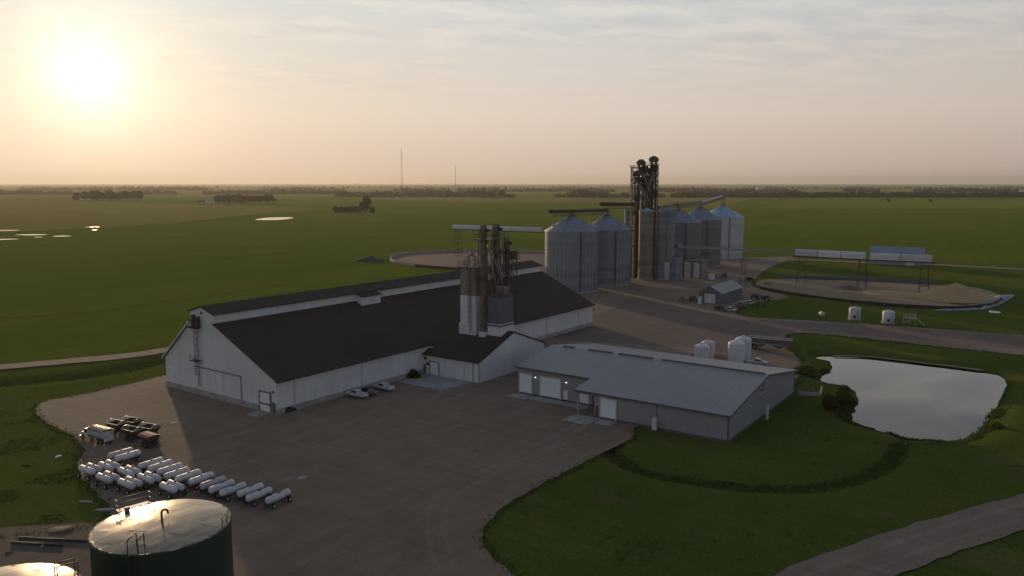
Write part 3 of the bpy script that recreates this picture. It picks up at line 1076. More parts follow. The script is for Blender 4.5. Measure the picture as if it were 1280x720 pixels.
def truss_tower(mb, x0, y0, x1, y1, z0, z1, bay, w=0.18, bw=0.09):
    cs = [(x0, y0), (x1, y0), (x1, y1), (x0, y1)]
    for x, y in cs:
        mb.bar((x, y, z0), (x, y, z1), w)
    n = max(1, round((z1 - z0) / bay))
    for i in range(n):
        za, zb = z0 + (z1 - z0) * i / n, z0 + (z1 - z0) * (i + 1) / n
        for k in range(4):
            a, b = cs[k], cs[(k + 1) % 4]
            mb.bar((*a, zb), (*b, zb), bw)
            if i % 2:
                a, b = b, a
            mb.bar((*a, za), (*b, zb), bw)


def leg_parts(t, x, y, z0, z1, w=1.0, mat='rust', gap=0.0, headw=1.7, along='x'):
    """bucket elevator: two trunkings (or one wide casing), boot and head"""
    c = MB()
    if gap:
        for s in (-1, 1):
            dx, dy = (s * (gap + w) / 2, 0) if along == 'x' else (0, s * (gap + w) / 2)
            c.box(x + dx - w / 2, y + dy - w / 2, z0, x + dx + w / 2, y + dy + w / 2, z1)
    else:
        c.box(x - w / 2, y - w * 0.45, z0, x + w / 2, y + w * 0.45, z1)
    z = z0 + 3
    while z < z1:                       # flanges between trunking lengths
        c.box(x - w / 2 - gap / 2 - 0.12 - (w / 2 if gap and along == 'x' else 0), y - w * 0.45 - 0.12 - ((w + gap) / 2 if gap and along == 'y' else 0), z,
              x + w / 2 + gap / 2 + 0.12 + (w / 2 if gap and along == 'x' else 0), y + w * 0.45 + 0.12 + ((w + gap) / 2 if gap and along == 'y' else 0), z + 0.14)
        z += 3
    lo = c.build('elevator_leg', M[mat], t)
    h = MB()
    span = (w * 2 + gap) if gap else headw
    g_ = 0.75 if gap else 0.2
    prof = [(-span / 2 - g_ * 0.6, z1 - 0.5), (span / 2 + g_ * 0.6, z1 - 0.5), (span / 2 + g_, z1 + 0.9), (span / 4, z1 + 1.7 + g_ * 0.5), (-span / 4, z1 + 1.7 + g_ * 0.5), (-span / 2 - g_, z1 + 0.9)]
    prof = [(u + (x if along == 'x' else y), w_) for u, w_ in prof]
    if along == 'x':
        h.prism(prof, y - w * 0.6, y + w * 0.6, 'y')
    else:
        h.prism(prof, x - w * 0.6, x + w * 0.6, 'x')
    h.build('leg_head', M['rust'], lo)
    m = MB()
    if along == 'x':
        m.lathe([(0.0, y - w * 0.6 - 0.9), (0.35, y - w * 0.6 - 0.9), (0.35, y - w * 0.6), (0, y - w * 0.6)], 10, (0, 0))
        m.v = [(x + p[0], p[2], z1 + 0.7 + p[1]) for p in m.v]
    else:
        m.tube((x - w * 0.6 - 0.9, y, z1 + 0.7), (x - w * 0.6, y, z1 + 0.7), 0.35, n=10)
    m.build('drive_motor', M['dark_steel'], lo)
    return lo


def platform(t, x0, y0, x1, y1, z, mat='dark_steel'):
    p = MB()
    p.box(x0, y0, z - 0.12, x1, y1, z)
    po = p.build('platform', M[mat], t)
    r = MB()
    rail(r, [(x0, y0, z), (x1, y0, z), (x1, y1, z), (x0, y1, z), (x0, y0, z)], r=0.045)
    r.build('railing', M[mat], po)
    return po


def small_tower():
    """the elevator tower that rises through the annex roof (all in place coordinates, base on the ground inside the annex)"""
    t = thing('elevator_tower', 'rusty grain elevator tower rising through the white annex roof', 'elevator tower', (139.5, 108.0, 0))

    def at(x, y):
        return x - 139.5, y - 108.0
    # left bin: white sheeted below, weathered brown above
    x0, y0 = 0.0, 0.0
    x1, y1 = 3.8, 4.4
    MB().box(x0 - 0.25, y0 - 0.25, 0, x1 + 0.25, y1 + 0.25, 10.4).build('plinth', M['white_siding'], t)
    a = MB()
    for i in range(5):
        a.box(x0, y0, 10.4 + i * 1.28, x1, y1, 10.4 + i * 1.28 + 1.22)
    a.box(x0 + 0.06, y0 + 0.06, 10.4, x1 - 0.06, y1 - 0.06, 16.8)
    a.build('white_bin', M['white_siding'], t)
    b = MB()
    for i in range(3):
        b.box(x0 + 0.12, y0 + 0.12, 16.8 + i * 2.1, x1 - 0.12, y1 - 0.12, 16.8 + i * 2.1 + 2.0)
    b.box(x0 + 0.2, y0 + 0.2, 16.8, x1 - 0.2, y1 - 0.2, 23.1)
    for yy in (0.12, 1.5, 2.9, 4.28):
        b.box(x0 + 0.02, yy - 0.08, 16.8, x0 + 0.2, yy + 0.08, 23.1)
    b.build('brown_bin', M['brown_panel'], t)
    platform(t, x0 - 0.4, y0 - 0.4, x1 + 0.4, y1 + 0.4, 23.3)
    # distributor with curved spouts on top of the bin
    d = MB()
    d.lathe([(0.15, 26.6), (0.38, 26.4), (0.38, 25.9), (0.25, 25.6)], 12, (1.9, 2.6))
    for k in range(6):
        tt = k * 1.05
        d.path([(1.9 + 0.3 * math.cos(tt), 2.6 + 0.3 * math.sin(tt), 26.1), (1.9 + 0.9 * math.cos(tt), 2.6 + 0.9 * math.sin(tt), 25.6), (1.9 + 1.5 * math.cos(tt), 2.6 + 1.5 * math.sin(tt), 24.5), (1.9 + 1.6 * math.cos(tt), 2.6 + 1.6 * math.sin(tt), 23.3)], 0.11, 6)
    d.build('distributor', M['grey_steel'], t)
    # legs
    leg_parts(t, 0.4, -2.0, 7.5, zat(139.9, 106, 281.5) - 1.8, 1.05, 'rust', headw=0.8)
    MB().box(-0.5, -2.8, 6.0, 1.2, -1.2, 9.0).build('leg_base', M['white_siding'], t)
    leg_parts(t, 6.5, -1.0, 9.0, zat(146, 107, 280) - 1.8, 1.15, 'rust', headw=0.9)
    l3 = leg_parts(t, 9.2, -2.0, 12.0, 27.6, 0.75, 'dark_steel', headw=0.9)
    # lattice round the legs
    tr = MB()
    truss_tower(tr, 1.2, -2.4, 5.8, 0.0, 16.8, 29.5, 3.2, 0.14, 0.07)
    tr.build('support_frame', M['rust'], t)
    platform(t, -0.3, -3.3, 6.4, 0.2, 29.6)
    platform(t, 3.4, -3.2, 6.6, 0.3, 26.0)
    platform(t, -0.3, -3.2, 9.8, 0.3, 21.0)
    br = MB()
    truss_tower(br, 6.0, -2.6, 9.6, 0.2, 9.0, 27.0, 3.0, 0.14, 0.07)
    br.build('support_frame', M['rust'], t)
    ld = MB()
    ladder(ld, -0.5, 1.2, 8.5, 23.3)
    ladder(ld, 3.0, -3.0, 17.0, 30.5)
    ld.build('ladder', M['dark_steel'], t)
    # right bin: slate blue box on a white plinth
    rx = 0.7
    zp, zt = zat(139.5 + rx, 101.5, 406), zat(139.5 + rx, 101.5, 371.5)
    MB().box(rx - 0.15, -6.6, 0, rx + 4.9, -2.9, zp).build('plinth', M['white_siding'], t)
    MB().box(rx - 0.3, -6.75, zp - 0.5, rx + 5.05, -2.75, zp - 0.15).build('plinth_band', M['grey_trim'], t)
    b = MB()
    b.box(rx, -6.45, zp, rx + 4.7, -3.0, zt)
    for k in range(5):
        b.box(rx - 0.08, -6.53 + k * 0.85, zp, rx, -6.41 + k * 0.85, zt)
        b.box(rx + k * 1.15, -6.53, zp, rx + 0.12 + k * 1.15, -6.45, zt)
    b.build('slate_bin', M['slate_panel'], t)
    platform(t, rx - 0.2, -6.7, rx + 4.9, -2.8, zt + 0.15)
    h = MB()
    h.box(rx + 2.6, -5.6, zt + 0.15, rx + 4.3, -3.2, zt + 1.8)
    h.build('bin_head_house', M['grey_steel'], t)
    for (p, q) in (((2.6, -2.6, 27.0), (rx + 3.6, -4.6, zt + 1.6)), ((5.6, -1.6, 28.0), (rx + 4.2, -4.0, zt + 1.7)), ((0.9, -2.6, 29.0), (rx + 1.2, -4.8, zt + 0.2))):
        MB().tube(p, q, 0.14, n=8).build('spout', M['grey_steel'], t)
    # second, smaller head on the far side with its own support
    e = MB()
    truss_tower(e, 11.0, -2.2, 13.0, 0.2, 10.0, 24.5, 2.5, 0.18, 0.08)
    e.build('support_frame', M['dark_steel'], t)
    e = MB()
    e.box(10.9, -2.3, 24.5, 13.1, 0.3, 26.4)
    e.build('cleaner_head', M['dark_steel'], t)
    platform(t, 10.5, -2.7, 13.5, 0.7, 24.5)
    e = MB()
    e.tube((9.4, -2.0, 28.2), (11.9, -1.0, 26.3), 0.16, n=8)
    e.build('spout', M['dark_steel'], t)
    w = MB()
    for dx in (0.4, 6.5):
        w.tube((dx, -1.5, 30), (dx, -1.5, 35.0), 0.03, n=5)
    w.build('lightning_rod', M['grey_steel'], t)


small_tower()


# ================================================================== GREY SHED
def shed():
    t = thing('grey_shed', 'long grey metal workshop shed with white overhead doors beside the pond lawn', 'shed', (122.8, 43.3, 0))
    X2, RX, RZ = 37.2, 19.2, 7.4
    sl = (RZ - 4.5) / RX
    z1 = RZ - sl * (RX - 5.9)
    YA, YB, YC = 24.9, 28.5, 45.6
    MB().prism([(0, -0.3), (X2, -0.3), (X2, 4.7), (RX, RZ), (0, 4.5)], 0, YA, 'y').build('wall', M['grey_siding'], t)
    MB().prism([(5.9, -0.3), (X2, -0.3), (X2, 4.7), (RX, RZ), (5.9, z1)], YB, YC, 'y').build('wall', M['grey_siding'], t)
    MB().prism([(13.0, -0.3), (X2, -0.3), (X2, 4.7), (RX, RZ), (13.0, RZ - sl * (RX - 13.0))], YA - 0.01, YB + 0.01, 'y').build('wall', M['grey_siding'], t)
    # foundation strip, corner and eave trim
    s = MB()
    s.box(-0.08, -0.08, -0.3, X2 + 0.08, YA, 0.35)
    s.box(5.82, YB, -0.3, X2 + 0.08, YC + 0.08, 0.35)
    s.build('foundation', M['grey_trim'], t)
    for q in ((-0.07, -0.07, 0.35, 0.14, 0.14, 4.45), (-0.06, 12.55, 0.35, 0.0, 12.72, 4.4), (X2 - 0.1, -0.07, 0.35, X2 + 0.07, 0.1, 4.6)):
        MB().box(*q).build('corner_trim', M['grey_trim'], t)
    # porch corner: a post and a beam under the roof
    p = MB()
    p.box(0.0, YB - 0.35, -0.2, 0.3, YB - 0.05, 4.45)
    p.box(0.0, YA, 3.9, 0.25, YB - 0.05, 4.4)
    p.build('porch_post', M['grey_siding'], t)
    # roof slabs
    o = 0.45
    r = MB()
    r.prism([(-o, 4.5 - o * sl + 0.06), (RX, RZ + 0.06), (RX, RZ + 0.2), (-o, 4.5 - o * sl + 0.2)], -0.45, YB + 0.3, 'y')
    r.prism([(5.9 - o, z1 - o * sl + 0.06), (RX, RZ + 0.06), (RX, RZ + 0.2), (5.9 - o, z1 - o * sl + 0.2)], YB + 0.3, YC + 0.4, 'y')
    r.build('roof', M['roof_metal'], t)
    r = MB()
    sb = (RZ - 4.7) / (X2 - RX)
    r.prism([(X2 + o, 4.7 - o * sb + 0.06), (RX, RZ + 0.06), (RX, RZ + 0.2), (X2 + o, 4.7 - o * sb + 0.2)], -0.45, YC + 0.4, 'y')
    r.build('roof', M['roof_metal'], t)
    e = MB()
    e.box(-o - 0.08, -0.45, 4.5 - o * sl - 0.12, -o, YB + 0.3, 4.5 - o * sl + 0.22)
    e.box(5.9 - o - 0.08, YB + 0.31, z1 - o * sl - 0.12, 5.9 - o, YC + 0.4, z1 - o * sl + 0.22)
    e.prism([(-o, 4.5 - o * sl - 0.1), (RX, RZ - 0.1), (X2 + o, 4.7 - o * sb - 0.1), (X2 + o, 4.7 - o * sb + 0.23), (RX, RZ + 0.23), (-o, 4.5 - o * sl + 0.23)], -0.51, -0.455, 'y')
    e.build('fascia', M['grey_trim'], t)
    for a, b in ((0.4, 20.5), (22.5, 30.0), (31.5, 37.0), (40.5, 43.0)):
        v = MB()
        v.prism([(RX - 0.35, RZ + 0.15), (RX + 0.35, RZ + 0.15), (RX + 0.22, RZ + 0.42), (RX - 0.22, RZ + 0.42)], a, b, 'y')
        v.build('ridge_vent', M['grey_trim'], t)
    # doors
    sectional_door(t, ('x', 0.0), 20.5, 23.5, 0.1, 3.7, -1, M['door_white'], M['offwhite'], 4)
    sectional_door(t, ('x', 5.9), 35.7, 40.2, 0.15, 4.1, -1, M['door_white'], M['offwhite'], 4)
    sectional_door(t, ('x', 5.9), 42.4, 45.2, 0.15, 4.1, -1, M['door_white'], M['offwhite'], 4)
    sectional_door(t, ('x', 5.9), 29.4, 31.4, 0.15, 3.6, -1, M['door_white'], M['offwhite'], 4)
    d = MB()
    d.box(5.82, 33.9, 0.15, 5.9, 34.9, 2.3)
    d.box(5.80, 33.98, 1.2, 5.83, 34.1, 1.35)
    d.build('person_door', M['white'], t)
    d = MB()
    d.box(-0.07, 24.0, 0.1, 0.0, 24.7, 2.2)
    d.build('person_door', M['grey_trim'], t)
    for y in (41.2, 34.1):
        l = MB()
        l.box(5.55, y, 3.95, 5.9, y + 0.3, 4.15)
        lo = l.build('wall_lamp', M['grey_trim'], t)
        MB().lathe([(0.0, 3.74), (0.07, 3.77), (0.10, 3.84), (0.07, 3.92), (0.0, 3.945)], 12, (5.68, y + 0.15)).build('lamp_bulb', M['lamp'], lo)
    # gable window: four panes between white bars, standing over the shed's end wall
    f = MB()
    wx0, wx1, wz0, wz1 = 15.8, 18.4, 4.7, 6.5
    for q in ((wx0 - 0.16, wz0 - 0.16, wx0, wz1 + 0.16), (wx1, wz0 - 0.16, wx1 + 0.16, wz1 + 0.16), (wx0, wz0 - 0.16, wx1, wz0), (wx0, wz1, wx1, wz1 + 0.16)):
        f.box(q[0], -0.16, q[1], q[2], 0.02, q[3])
    for k in (1, 2):
        xx = wx0 + (wx1 - wx0) * k / 3
        f.box(xx - 0.06, -0.13, wz0, xx + 0.06, 0.02, wz1)
    f.box(wx0, -0.125, (wz0 + wz1) / 2 - 0.05, wx1, 0.02, (wz0 + wz1) / 2 + 0.05)
    fo = f.build('window_frame', M['white'], t)
    for k in range(3):
        for j in range(2):
            xx = wx0 + (wx1 - wx0) * k / 3
            zz = wz0 + (wz1 - wz0) * j / 2
            MB().box(xx + 0.06, -0.06, zz + 0.05, xx + (wx1 - wx0) / 3 - 0.06, 0.01, zz + 0.85).build('pane', M['glass'], fo)
    return t


shed()
a = MB()
a.box(0, 0, 0.02, 0.7, 0.8, 2.1)
a.box(-0.05, 0.08, 0.2, 0.0, 0.72, 1.95)
o = a.build('utility_cabinet', M['white'])
o.location = (121.9, 55.6, 0)
tag(o, 'white utility cabinet standing against the grey shed front wall', 'cabinet')
a = MB()
a.box(-0.2, -0.2, -0.1, 0.2, 0.2, 2.3)
a.box(-0.25, -0.25, 2.3, 0.25, 0.25, 2.4)
o = a.build('meter_post', M['white'])
o.location = (139.6, 42.2, 0)
tag(o, 'slim white meter post on the lawn by the shed gable end', 'meter post')
a = MB()
a.box(0, 0, -0.3, 6.5, 0.35, 0.75)
a.box(0, 0.35, -0.3, 0.35, 4.2, 0.75)
o = a.build('retaining_wall', M['concrete'])
o.location = (160.3, 38.0, 0)
o.rotation_euler = (0, 0, R(12))
tag(o, 'pale low concrete retaining wall behind the grey shed corner', 'wall')
a = MB()
for k in range(3):
    a.box(0.4 * k, 0, 0.05 + 0.35 * k, 1.6 - 0.3 * k, 1.5, 0.38 + 0.35 * k)
o = a.build('pallet_stack', M['wood'])
o.location = (161.2, 40.0, 0)
tag(o, 'dark stack of pallets beside the low concrete wall behind the shed', 'pallets')

# concrete in front of doors
def slab(pts, z, n=(3, 2)):
    """a concrete apron cast in bays: the bays are pieces with joints between them"""
    (ax, ay), (bx, by), (cx, cy), (dx, dy) = pts
    A, B, C, D = (Vector(p) for p in pts)
    base = MB()
    q = [A, B, C, D]
    base._add([(p.x, p.y, -0.2) for p in q] + [(p.x, p.y, z - 0.03) for p in q], [(4, 5, 6, 7), (0, 1, 5, 4), (1, 2, 6, 5), (2, 3, 7, 6), (3, 0, 4, 7)])
    ro = tag(base.build('concrete_apron', M['concrete']), kind='structure')
    for i in range(n[0]):
        for j in range(n[1]):
            def P(u, w):
                return A.lerp(B, u).lerp(D.lerp(C, u), w)
            e = 0.012
            c = [P(i / n[0] + e, j / n[1] + e), P((i + 1) / n[0] - e, j / n[1] + e), P((i + 1) / n[0] - e, (j + 1) / n[1] - e), P(i / n[0] + e, (j + 1) / n[1] - e)]
            zz = z + rnd.uniform(-0.008, 0.008)
            b = MB()
            b._add([(p.x, p.y, z - 0.08) for p in c] + [(p.x, p.y, zz) for p in c], [(4, 5, 6, 7), (0, 1, 5, 4), (1, 2, 6, 5), (2, 3, 7, 6), (3, 0, 4, 7)])
            b.build('slab_bay', M['concrete'], ro)


slab([(130.1, 101.5), (130.1, 115.6), (121.5, 115.0), (121.0, 103.0)], 0.05, (4, 2))
slab([(122.6, 66.6), (122.6, 71.8), (117.8, 72.2), (117.8, 67.0)], 0.05, (2, 2))
slab([(122.6, 63.2), (122.6, 66.4), (119.5, 66.4), (119.5, 63.2)], 0.05, (1, 1))
slab([(128.5, 84.8), (128.5, 89.0), (125.2, 89.4), (125.2, 84.8)], 0.05, (2, 1))
slab([(128.5, 72.2), (128.5, 84.6), (126.0, 84.6), (126.0, 72.2)], 0.05, (4, 1))
slab([(90.4, 118.0), (90.4, 121.2), (87.6, 121.2), (87.6, 118.0)], 0.05, (1, 1))


# ================================================================== BINS AND BIG ELEVATOR
def grain_bin(name, label, x, y, r, eave_row, peak_row, mat, roofmat, group, rings=16, cap=True, roof_n=28, row_off=0):
    ez = zat(x, y, eave_row)
    # the peak sits over the centre
    pz = zat(x, y, peak_row)
    t = thing(name, label, 'grain bin', (x, y, 0), 0, group)
    n = 40 if r > 5 else 24
    hs = ez / rings
    wl = MB()
    for i in range(rings):
        z0 = i * hs
        off = 0.02 * (i % 2)
        wl.lathe([(r - off, z0), (r - off, z0 + hs - 0.12)], n)
        wl.lathe([(r - off, z0 + hs - 0.12), (r + 0.035, z0 + hs - 0.045), (r + 0.035, z0 + hs)], n, smooth=False)
    wl.build('wall', mat, t)
    st = MB()
    k = 36 if r > 5 else 14
    for i in range(k):
        a = 2 * math.pi * i / k
        p = Vector((r * math.cos(a) * 1.006, r * math.sin(a) * 1.006, 0.2))
        st.bar(p, p + Vector((0, 0, ez * 0.985)), 0.07 if r > 5 else 0.07)
        if r > 5:
            st.bar(p, p + Vector((0, 0, ez * 0.40)), 0.17)
    tag(st.build('stiffener', mat, t), kind='stuff')
    MB().lathe([(r + 0.25, -0.3), (r + 0.25, 0.3), (r - 0.2, 0.3)], n).build('foundation', M['concrete'], t)
    rf = MB()
    rf.lathe([(r + 0.15, ez - 0.12), (r + 0.15, ez), (0.9, pz - 0.5), (0.9, pz), (0.0, pz)], n)
    for i in range(roof_n):
        a = 2 * math.pi * i / roof_n
        c, s = math.cos(a), math.sin(a)
        rf.bar(((r + 0.12) * c, (r + 0.12) * s, ez + 0.05), (0.9 * c, 0.9 * s, pz - 0.45), 0.12, 0.12)
    rf.build('roof', roofmat, t)
    if r > 5:
        ld = MB()
        va = math.atan2(-y, -x) + 0.35
        lx, ly = (r + 0.2) * math.cos(va), (r + 0.2) * math.sin(va)
        ld.M = Matrix.Translation((lx, ly, 0)) @ Matrix.Rotation(va - math.pi, 4, 'Z')
        ladder(ld, 0, 0, 0.3, ez)
        ld.build('ladder', M['dark_steel'], t)
        hh = MB()
        for i in range(6):
            a = va + 0.5 + i * 1.05
            q = 0.72
            hh.M = Matrix.Translation((r * q * math.cos(a), r * q * math.sin(a), ez + (pz - ez) * (1 - q))) @ Matrix.Rotation(a, 4, 'Z')
            hh.box(-0.4, -0.35, 0, 0.4, 0.35, 0.75)
        hh.build('roof_vent', roofmat, t)
        rr = MB()
        rr.lathe([(1.6, pz - 0.75), (1.6, pz - 0.68), (0.8, pz - 0.6)], 16)
        for i in range(12):
            a = i * math.pi / 6
            b = (i + 1) * math.pi / 6
            rr.tube((1.6 * math.cos(a), 1.6 * math.sin(a), pz - 0.7), (1.6 * math.cos(a), 1.6 * math.sin(a), pz + 0.3), 0.04, n=4)
            rr.tube((1.6 * math.cos(a), 1.6 * math.sin(a), pz + 0.3), (1.6 * math.cos(b), 1.6 * math.sin(b), pz + 0.3), 0.04, n=4)
        rr.build('peak_platform', M['dark_steel'], t)
        MB().box(-0.08, -0.08, pz, 0.08, 0.08, pz + 1.4).build('peak_post', M['dark_steel'], t)
    return ez, pz


BG, SG = 'large corrugated grain bins', 'tall slim silver bins'
p1 = (268.6, 160.3)
b1 = grain_bin('grain_bin', 'nearest wide grey corrugated grain bin behind the brown warehouse roof', *p1, 10.4, 288, 268, M['galv'], M['galv_roof'], BG)
p2 = (295.4, 159.0)
b2 = grain_bin('grain_bin', 'wide grey grain bin half hidden behind the nearest bin, left of the dark tower', *p2, 10.0, 286, 267, M['galv'], M['galv_roof'], BG)
pA = at_depth(848, 374)
bA = grain_bin('grain_bin', 'dark grey wide bin behind the slim silos and the white doored sheds', *pA, 11.2, 277, 260, M['galv_dark'], M['galv_roof'], BG)
pB = at_depth(876, 403)
bB = grain_bin('grain_bin', 'dark grey wide bin with tall cone roof just left of the bright bin', *pB, 10.8, 274, 258, M['galv_dark'], M['galv_roof'], BG)
pC = at_depth(904, 447)
bC = grain_bin('grain_bin', 'bright silver bin with a bluish roof, farthest right of the bins', *pC, 12.1, 271, 256, M['galv_new'], M['galv_roof_blue'], BG)
s1 = (319.0, 152.3)
grain_bin('slim_bin', 'tall slim rust streaked silo below the dark elevator tower', *s1, 3.4, 263.5, 260, M['beige_panel'], M['galv_roof_blue'], SG, 12)
s2 = (321.6, 146.2)
grain_bin('slim_bin', 'tall slim grey silo right of the rust streaked silo', *s2, 2.4, 264, 262, M['galv_dark'], M['galv_roof'], SG, 12)
s3 = at_depth(838, 345)
grain_bin('slim_bin', 'tall slim pale silo above the white doored loading sheds', *s3, 2.7, 262, 259.5, M['galv'], M['galv_roof'], SG, 12)
s4 = at_depth(786.5, 364)
grain_bin('slim_bin', 'thin pale silo peeping out between the second wide bin and the tower', *s4, 1.9, 263, 260, M['galv'], M['galv_roof'], SG, 12)


def big_tower():
    cx, cy = at_depth(806, 354)
    t = thing('elevator_tower', 'tall dark steel elevator tower with several legs standing above the silver bins', 'elevator tower', (cx, cy, 0), HEAD - R(90))
    # local x = to the right across the view, y = away
    px = 354 / FPX            # metres per measured pixel at this distance

    def X(p):
        return (p - 806) * px

    def Z(p):
        return zat(cx, cy, p)
    tr = MB()
    truss_tower(tr, X(790), -2.8, X(806), 2.6, 0, Z(209), 3.4, 0.4, 0.2)
    tr.build('support_frame', M['dark_steel'], t)
    tr = MB()
    truss_tower(tr, X(808), -2.6, X(821), 2.8, 0, Z(207), 3.4, 0.4, 0.2)
    tr.build('support_frame', M['dark_steel'], t)
    leg_parts(t, X(801), 0.5, 0, Z(205), 0.95, 'dark_steel', gap=0.8)
    leg_parts(t, X(816.5), 0.0, 0, Z(201), 1.05, 'dark_steel', gap=0.9)
    leg_parts(t, X(795), -1.5, 0, Z(219), 0.8, 'dark_steel', gap=0.5)
    leg_parts(t, X(809), -1.4, 0, Z(226), 0.8, 'rust', gap=0.4)
    leg_parts(t, X(793.5), -3.6, 0, Z(266), 0.9, 'rust_red')
    leg_parts(t, X(805.5), 1.6, 0, Z(212), 0.8, 'dark_steel', gap=0.4)
    leg_parts(t, X(819), 2.0, 0, Z(210), 0.8, 'dark_steel', gap=0.4)
    for (a, b, y0, y1, r) in ((789, 806, -3.0, 3.0, 227), (806, 822, -3.0, 3.0, 218), (789, 806, -3.0, 3.0, 246), (806, 822, -3.0, 3.0, 242), (787.5, 807, -3.2, 2.8, 210), (793, 812, -3.0, 2.8, 219), (806, 822, -3.2, 3.0, 207), (806, 822, -3.0, 3.0, 228), (789, 806, -3.0, 3.0, 236)):
        platform(t, X(a), y0, X(b), y1, Z(r))
    # hoods, hoppers and the cleaner under the heads
    h = MB()
    for (p, rr, w) in ((803, 213, 2.0), (813, 213, 2.2), (811, 222, 2.2), (798, 224, 1.9), (805, 232, 1.9)):
        z = Z(rr)
        h._add([(X(p) - w, -w, z), (X(p) + w, -w, z), (X(p) + w, w, z), (X(p) - w, w, z), (X(p) - .3, -.3, z - 2.2), (X(p) + .3, -.3, z - 2.2), (X(p) + .3, .3, z - 2.2), (X(p) - .3, .3, z - 2.2)],
               [(0, 1, 2, 3), (0, 4, 5, 1), (1, 5, 6, 2), (2, 6, 7, 3), (3, 7, 4, 0), (4, 7, 6, 5)])
        h.box(X(p) - w, -w, z, X(p) + w, w, z + 1.0)
    h.build('hopper', M['dark_steel'], t)
    c = MB()
    c.box(X(809), -2.2, Z(247), X(816), 1.8, Z(237))
    c.box(X(792), -2.2, Z(252), X(799), 1.6, Z(244))
    c.build('cleaner', M['dark_steel'], t)
    for (a, ra, b, rb) in ((795, 226, 809, 256), (801, 214, 812, 240), (815, 214, 806, 250), (812, 228, 803, 262), (800, 232, 816, 262), (817, 218, 808, 236)):
        MB().tube((X(a), -2.9, Z(ra)), (X(b), -3.1, Z(rb)), 0.28, n=8).build('spout', M['grey_steel'], t)
    ld = MB()
    ladder(ld, X(788.8), -2.0, 2, Z(208), 'x', True, (0, -1))
    for rr in (214, 220, 226, 232, 240):
        ld.box(X(787), -3.0, Z(rr), X(790), -1.2, Z(rr) + 0.15)
    ld.bar((X(787), -3.0, Z(240)), (X(787), -3.0, Z(206)), 0.12)
    ld.bar((X(790), -3.0, Z(240)), (X(790), -3.0, Z(206)), 0.12)
    ld.build('ladder_tower', M['dark_steel'], t)
    b = MB()
    b.tube((X(816), 0, Z(198)), (X(816), 0, Z(194)), 0.06, n=5)
    b.lathe([(0.0, Z(197.4)), (0.2, Z(197.0)), (0.0, Z(196.4))], 8, (X(817.5), 0))
    b.build('beacon', M['dark_steel'], t)
    return cx, cy


TWX, TWY = big_tower()


def catwalk_conveyor(label, a, b, za, zb, mat='dark_steel', r=0.38, group=None, walk=True, posts=()):
    a, b = Vector((*a, za)), Vector((*b, zb))
    L = (b - a).length
    d = (b - a).normalized()
    t = thing('conveyor', label, 'conveyor', a, 0, group)
    t.rotation_euler = d.to_track_quat('X', 'Z').to_euler()
    m = MB()
    m.box(0, -r, 0, L, r, 2 * r)
    k = 0.0
    while k < L:
        m.box(k, -r - 0.05, -0.05, k + 0.1, r + 0.05, 2 * r + 0.05)
        k += 3.0
    m.build('trough', M[mat], t)
    e = MB()
    e.box(-0.9, -r * 1.3, -0.1, 0.4, r * 1.3, 2 * r + 0.3)
    e.tube((-0.5, r * 1.3, r), (-0.5, r * 1.3 + 0.8, r), 0.3, n=8)
    e.build('drive_head', M['dark_steel'], t)
    if walk:
        w = MB()
        w.box(0, -r - 1.1, -0.6, L, -r - 0.1, -0.5)
        rail(w, [(0, -r - 1.1, -0.5), (L, -r - 1.1, -0.5)], r=0.045)
        n = max(2, int(L / 2.2))
        for i in range(n):       # light bridge truss
            x0, x1 = L * i / n, L * (i + 1) / n
            w.bar((x0, -r - 1.1, -0.55), (x1, -r - 1.1, -0.55 if i % 2 else -0.55), 0.1)
            w.bar((x0, 0, -0.1), (x1, 0, -1.2) if i % 2 == 0 else (x1, 0, -0.1), 0.08)
            w.bar((x0, 0, -1.2 if i % 2 else -0.1), (x1, 0, -0.1 if i % 2 else -1.2), 0.08)
        w.bar((0, 0, -1.2), (L, 0, -1.2), 0.2)
        w.box(0, r + 0.1, 2 * r + 0.1, L, r + 0.2, 2 * r + 0.25)
        w.build('walkway', M['dark_steel'], t)
    return t


CG = 'conveyors along the bin tops'
pe = at_depth(690, 300)
catwalk_conveyor('dark catwalk conveyor over the nearest wide bin, reaching to the second bin', pe, at_depth(760, 331), b1[1] + 0.9, b2[1] + 0.9, group=CG, r=0.5)
catwalk_conveyor('higher dark catwalk conveyor from the second wide bin peak to the tall tower', at_depth(754, 332), at_depth(793, 352), b2[1] + 3.2, b2[1] + 2.6, group=CG, r=0.6)
catwalk_conveyor('dark conveyor from the tall tower to the first dark bin peak', at_depth(824, 356), pA, bA[1] + 0.4, bA[1] + 1.6, group=CG, mat='grey_steel', r=0.45)
catwalk_conveyor('conveyor bridging the two dark wide bin peaks', pA, pB, bA[1] + 1.2, bB[1] + 1.6, group=CG, mat='grey_steel', r=0.45)
catwalk_conveyor('pale conveyor ending above the bright silver bin', pB, at_depth(903, 452), bB[1] + 1.4, bC[1] + 4.2, group=CG, mat='galv_new', r=0.5)
st = MB()
for dx, dy in ((-1.2, -1.2), (1.2, -1.2), (1.2, 1.2), (-1.2, 1.2)):
    st.bar((dx, dy, 0), (dx * 0.6, dy * 0.6, 4.4), 0.2)
for z in (1.6, 3.2):
    st.bar((-1.0, -1.0, z), (1.0, -1.0, z), 0.12)
    st.bar((1.0, -1.0, z), (1.0, 1.0, z), 0.12)
    st.bar((-1.0, 1.0, z), (1.0, 1.0, z), 0.12)
    st.bar((-1.0, -1.0, z), (-1.0, 1.0, z), 0.12)
o = st.build('conveyor_stand', M['dark_steel'])
o.location = (pC[0], pC[1], bC[1] - 0.6)
tag(o, 'short steel stand on the bright silver bin peak carrying the conveyor', 'conveyor stand')


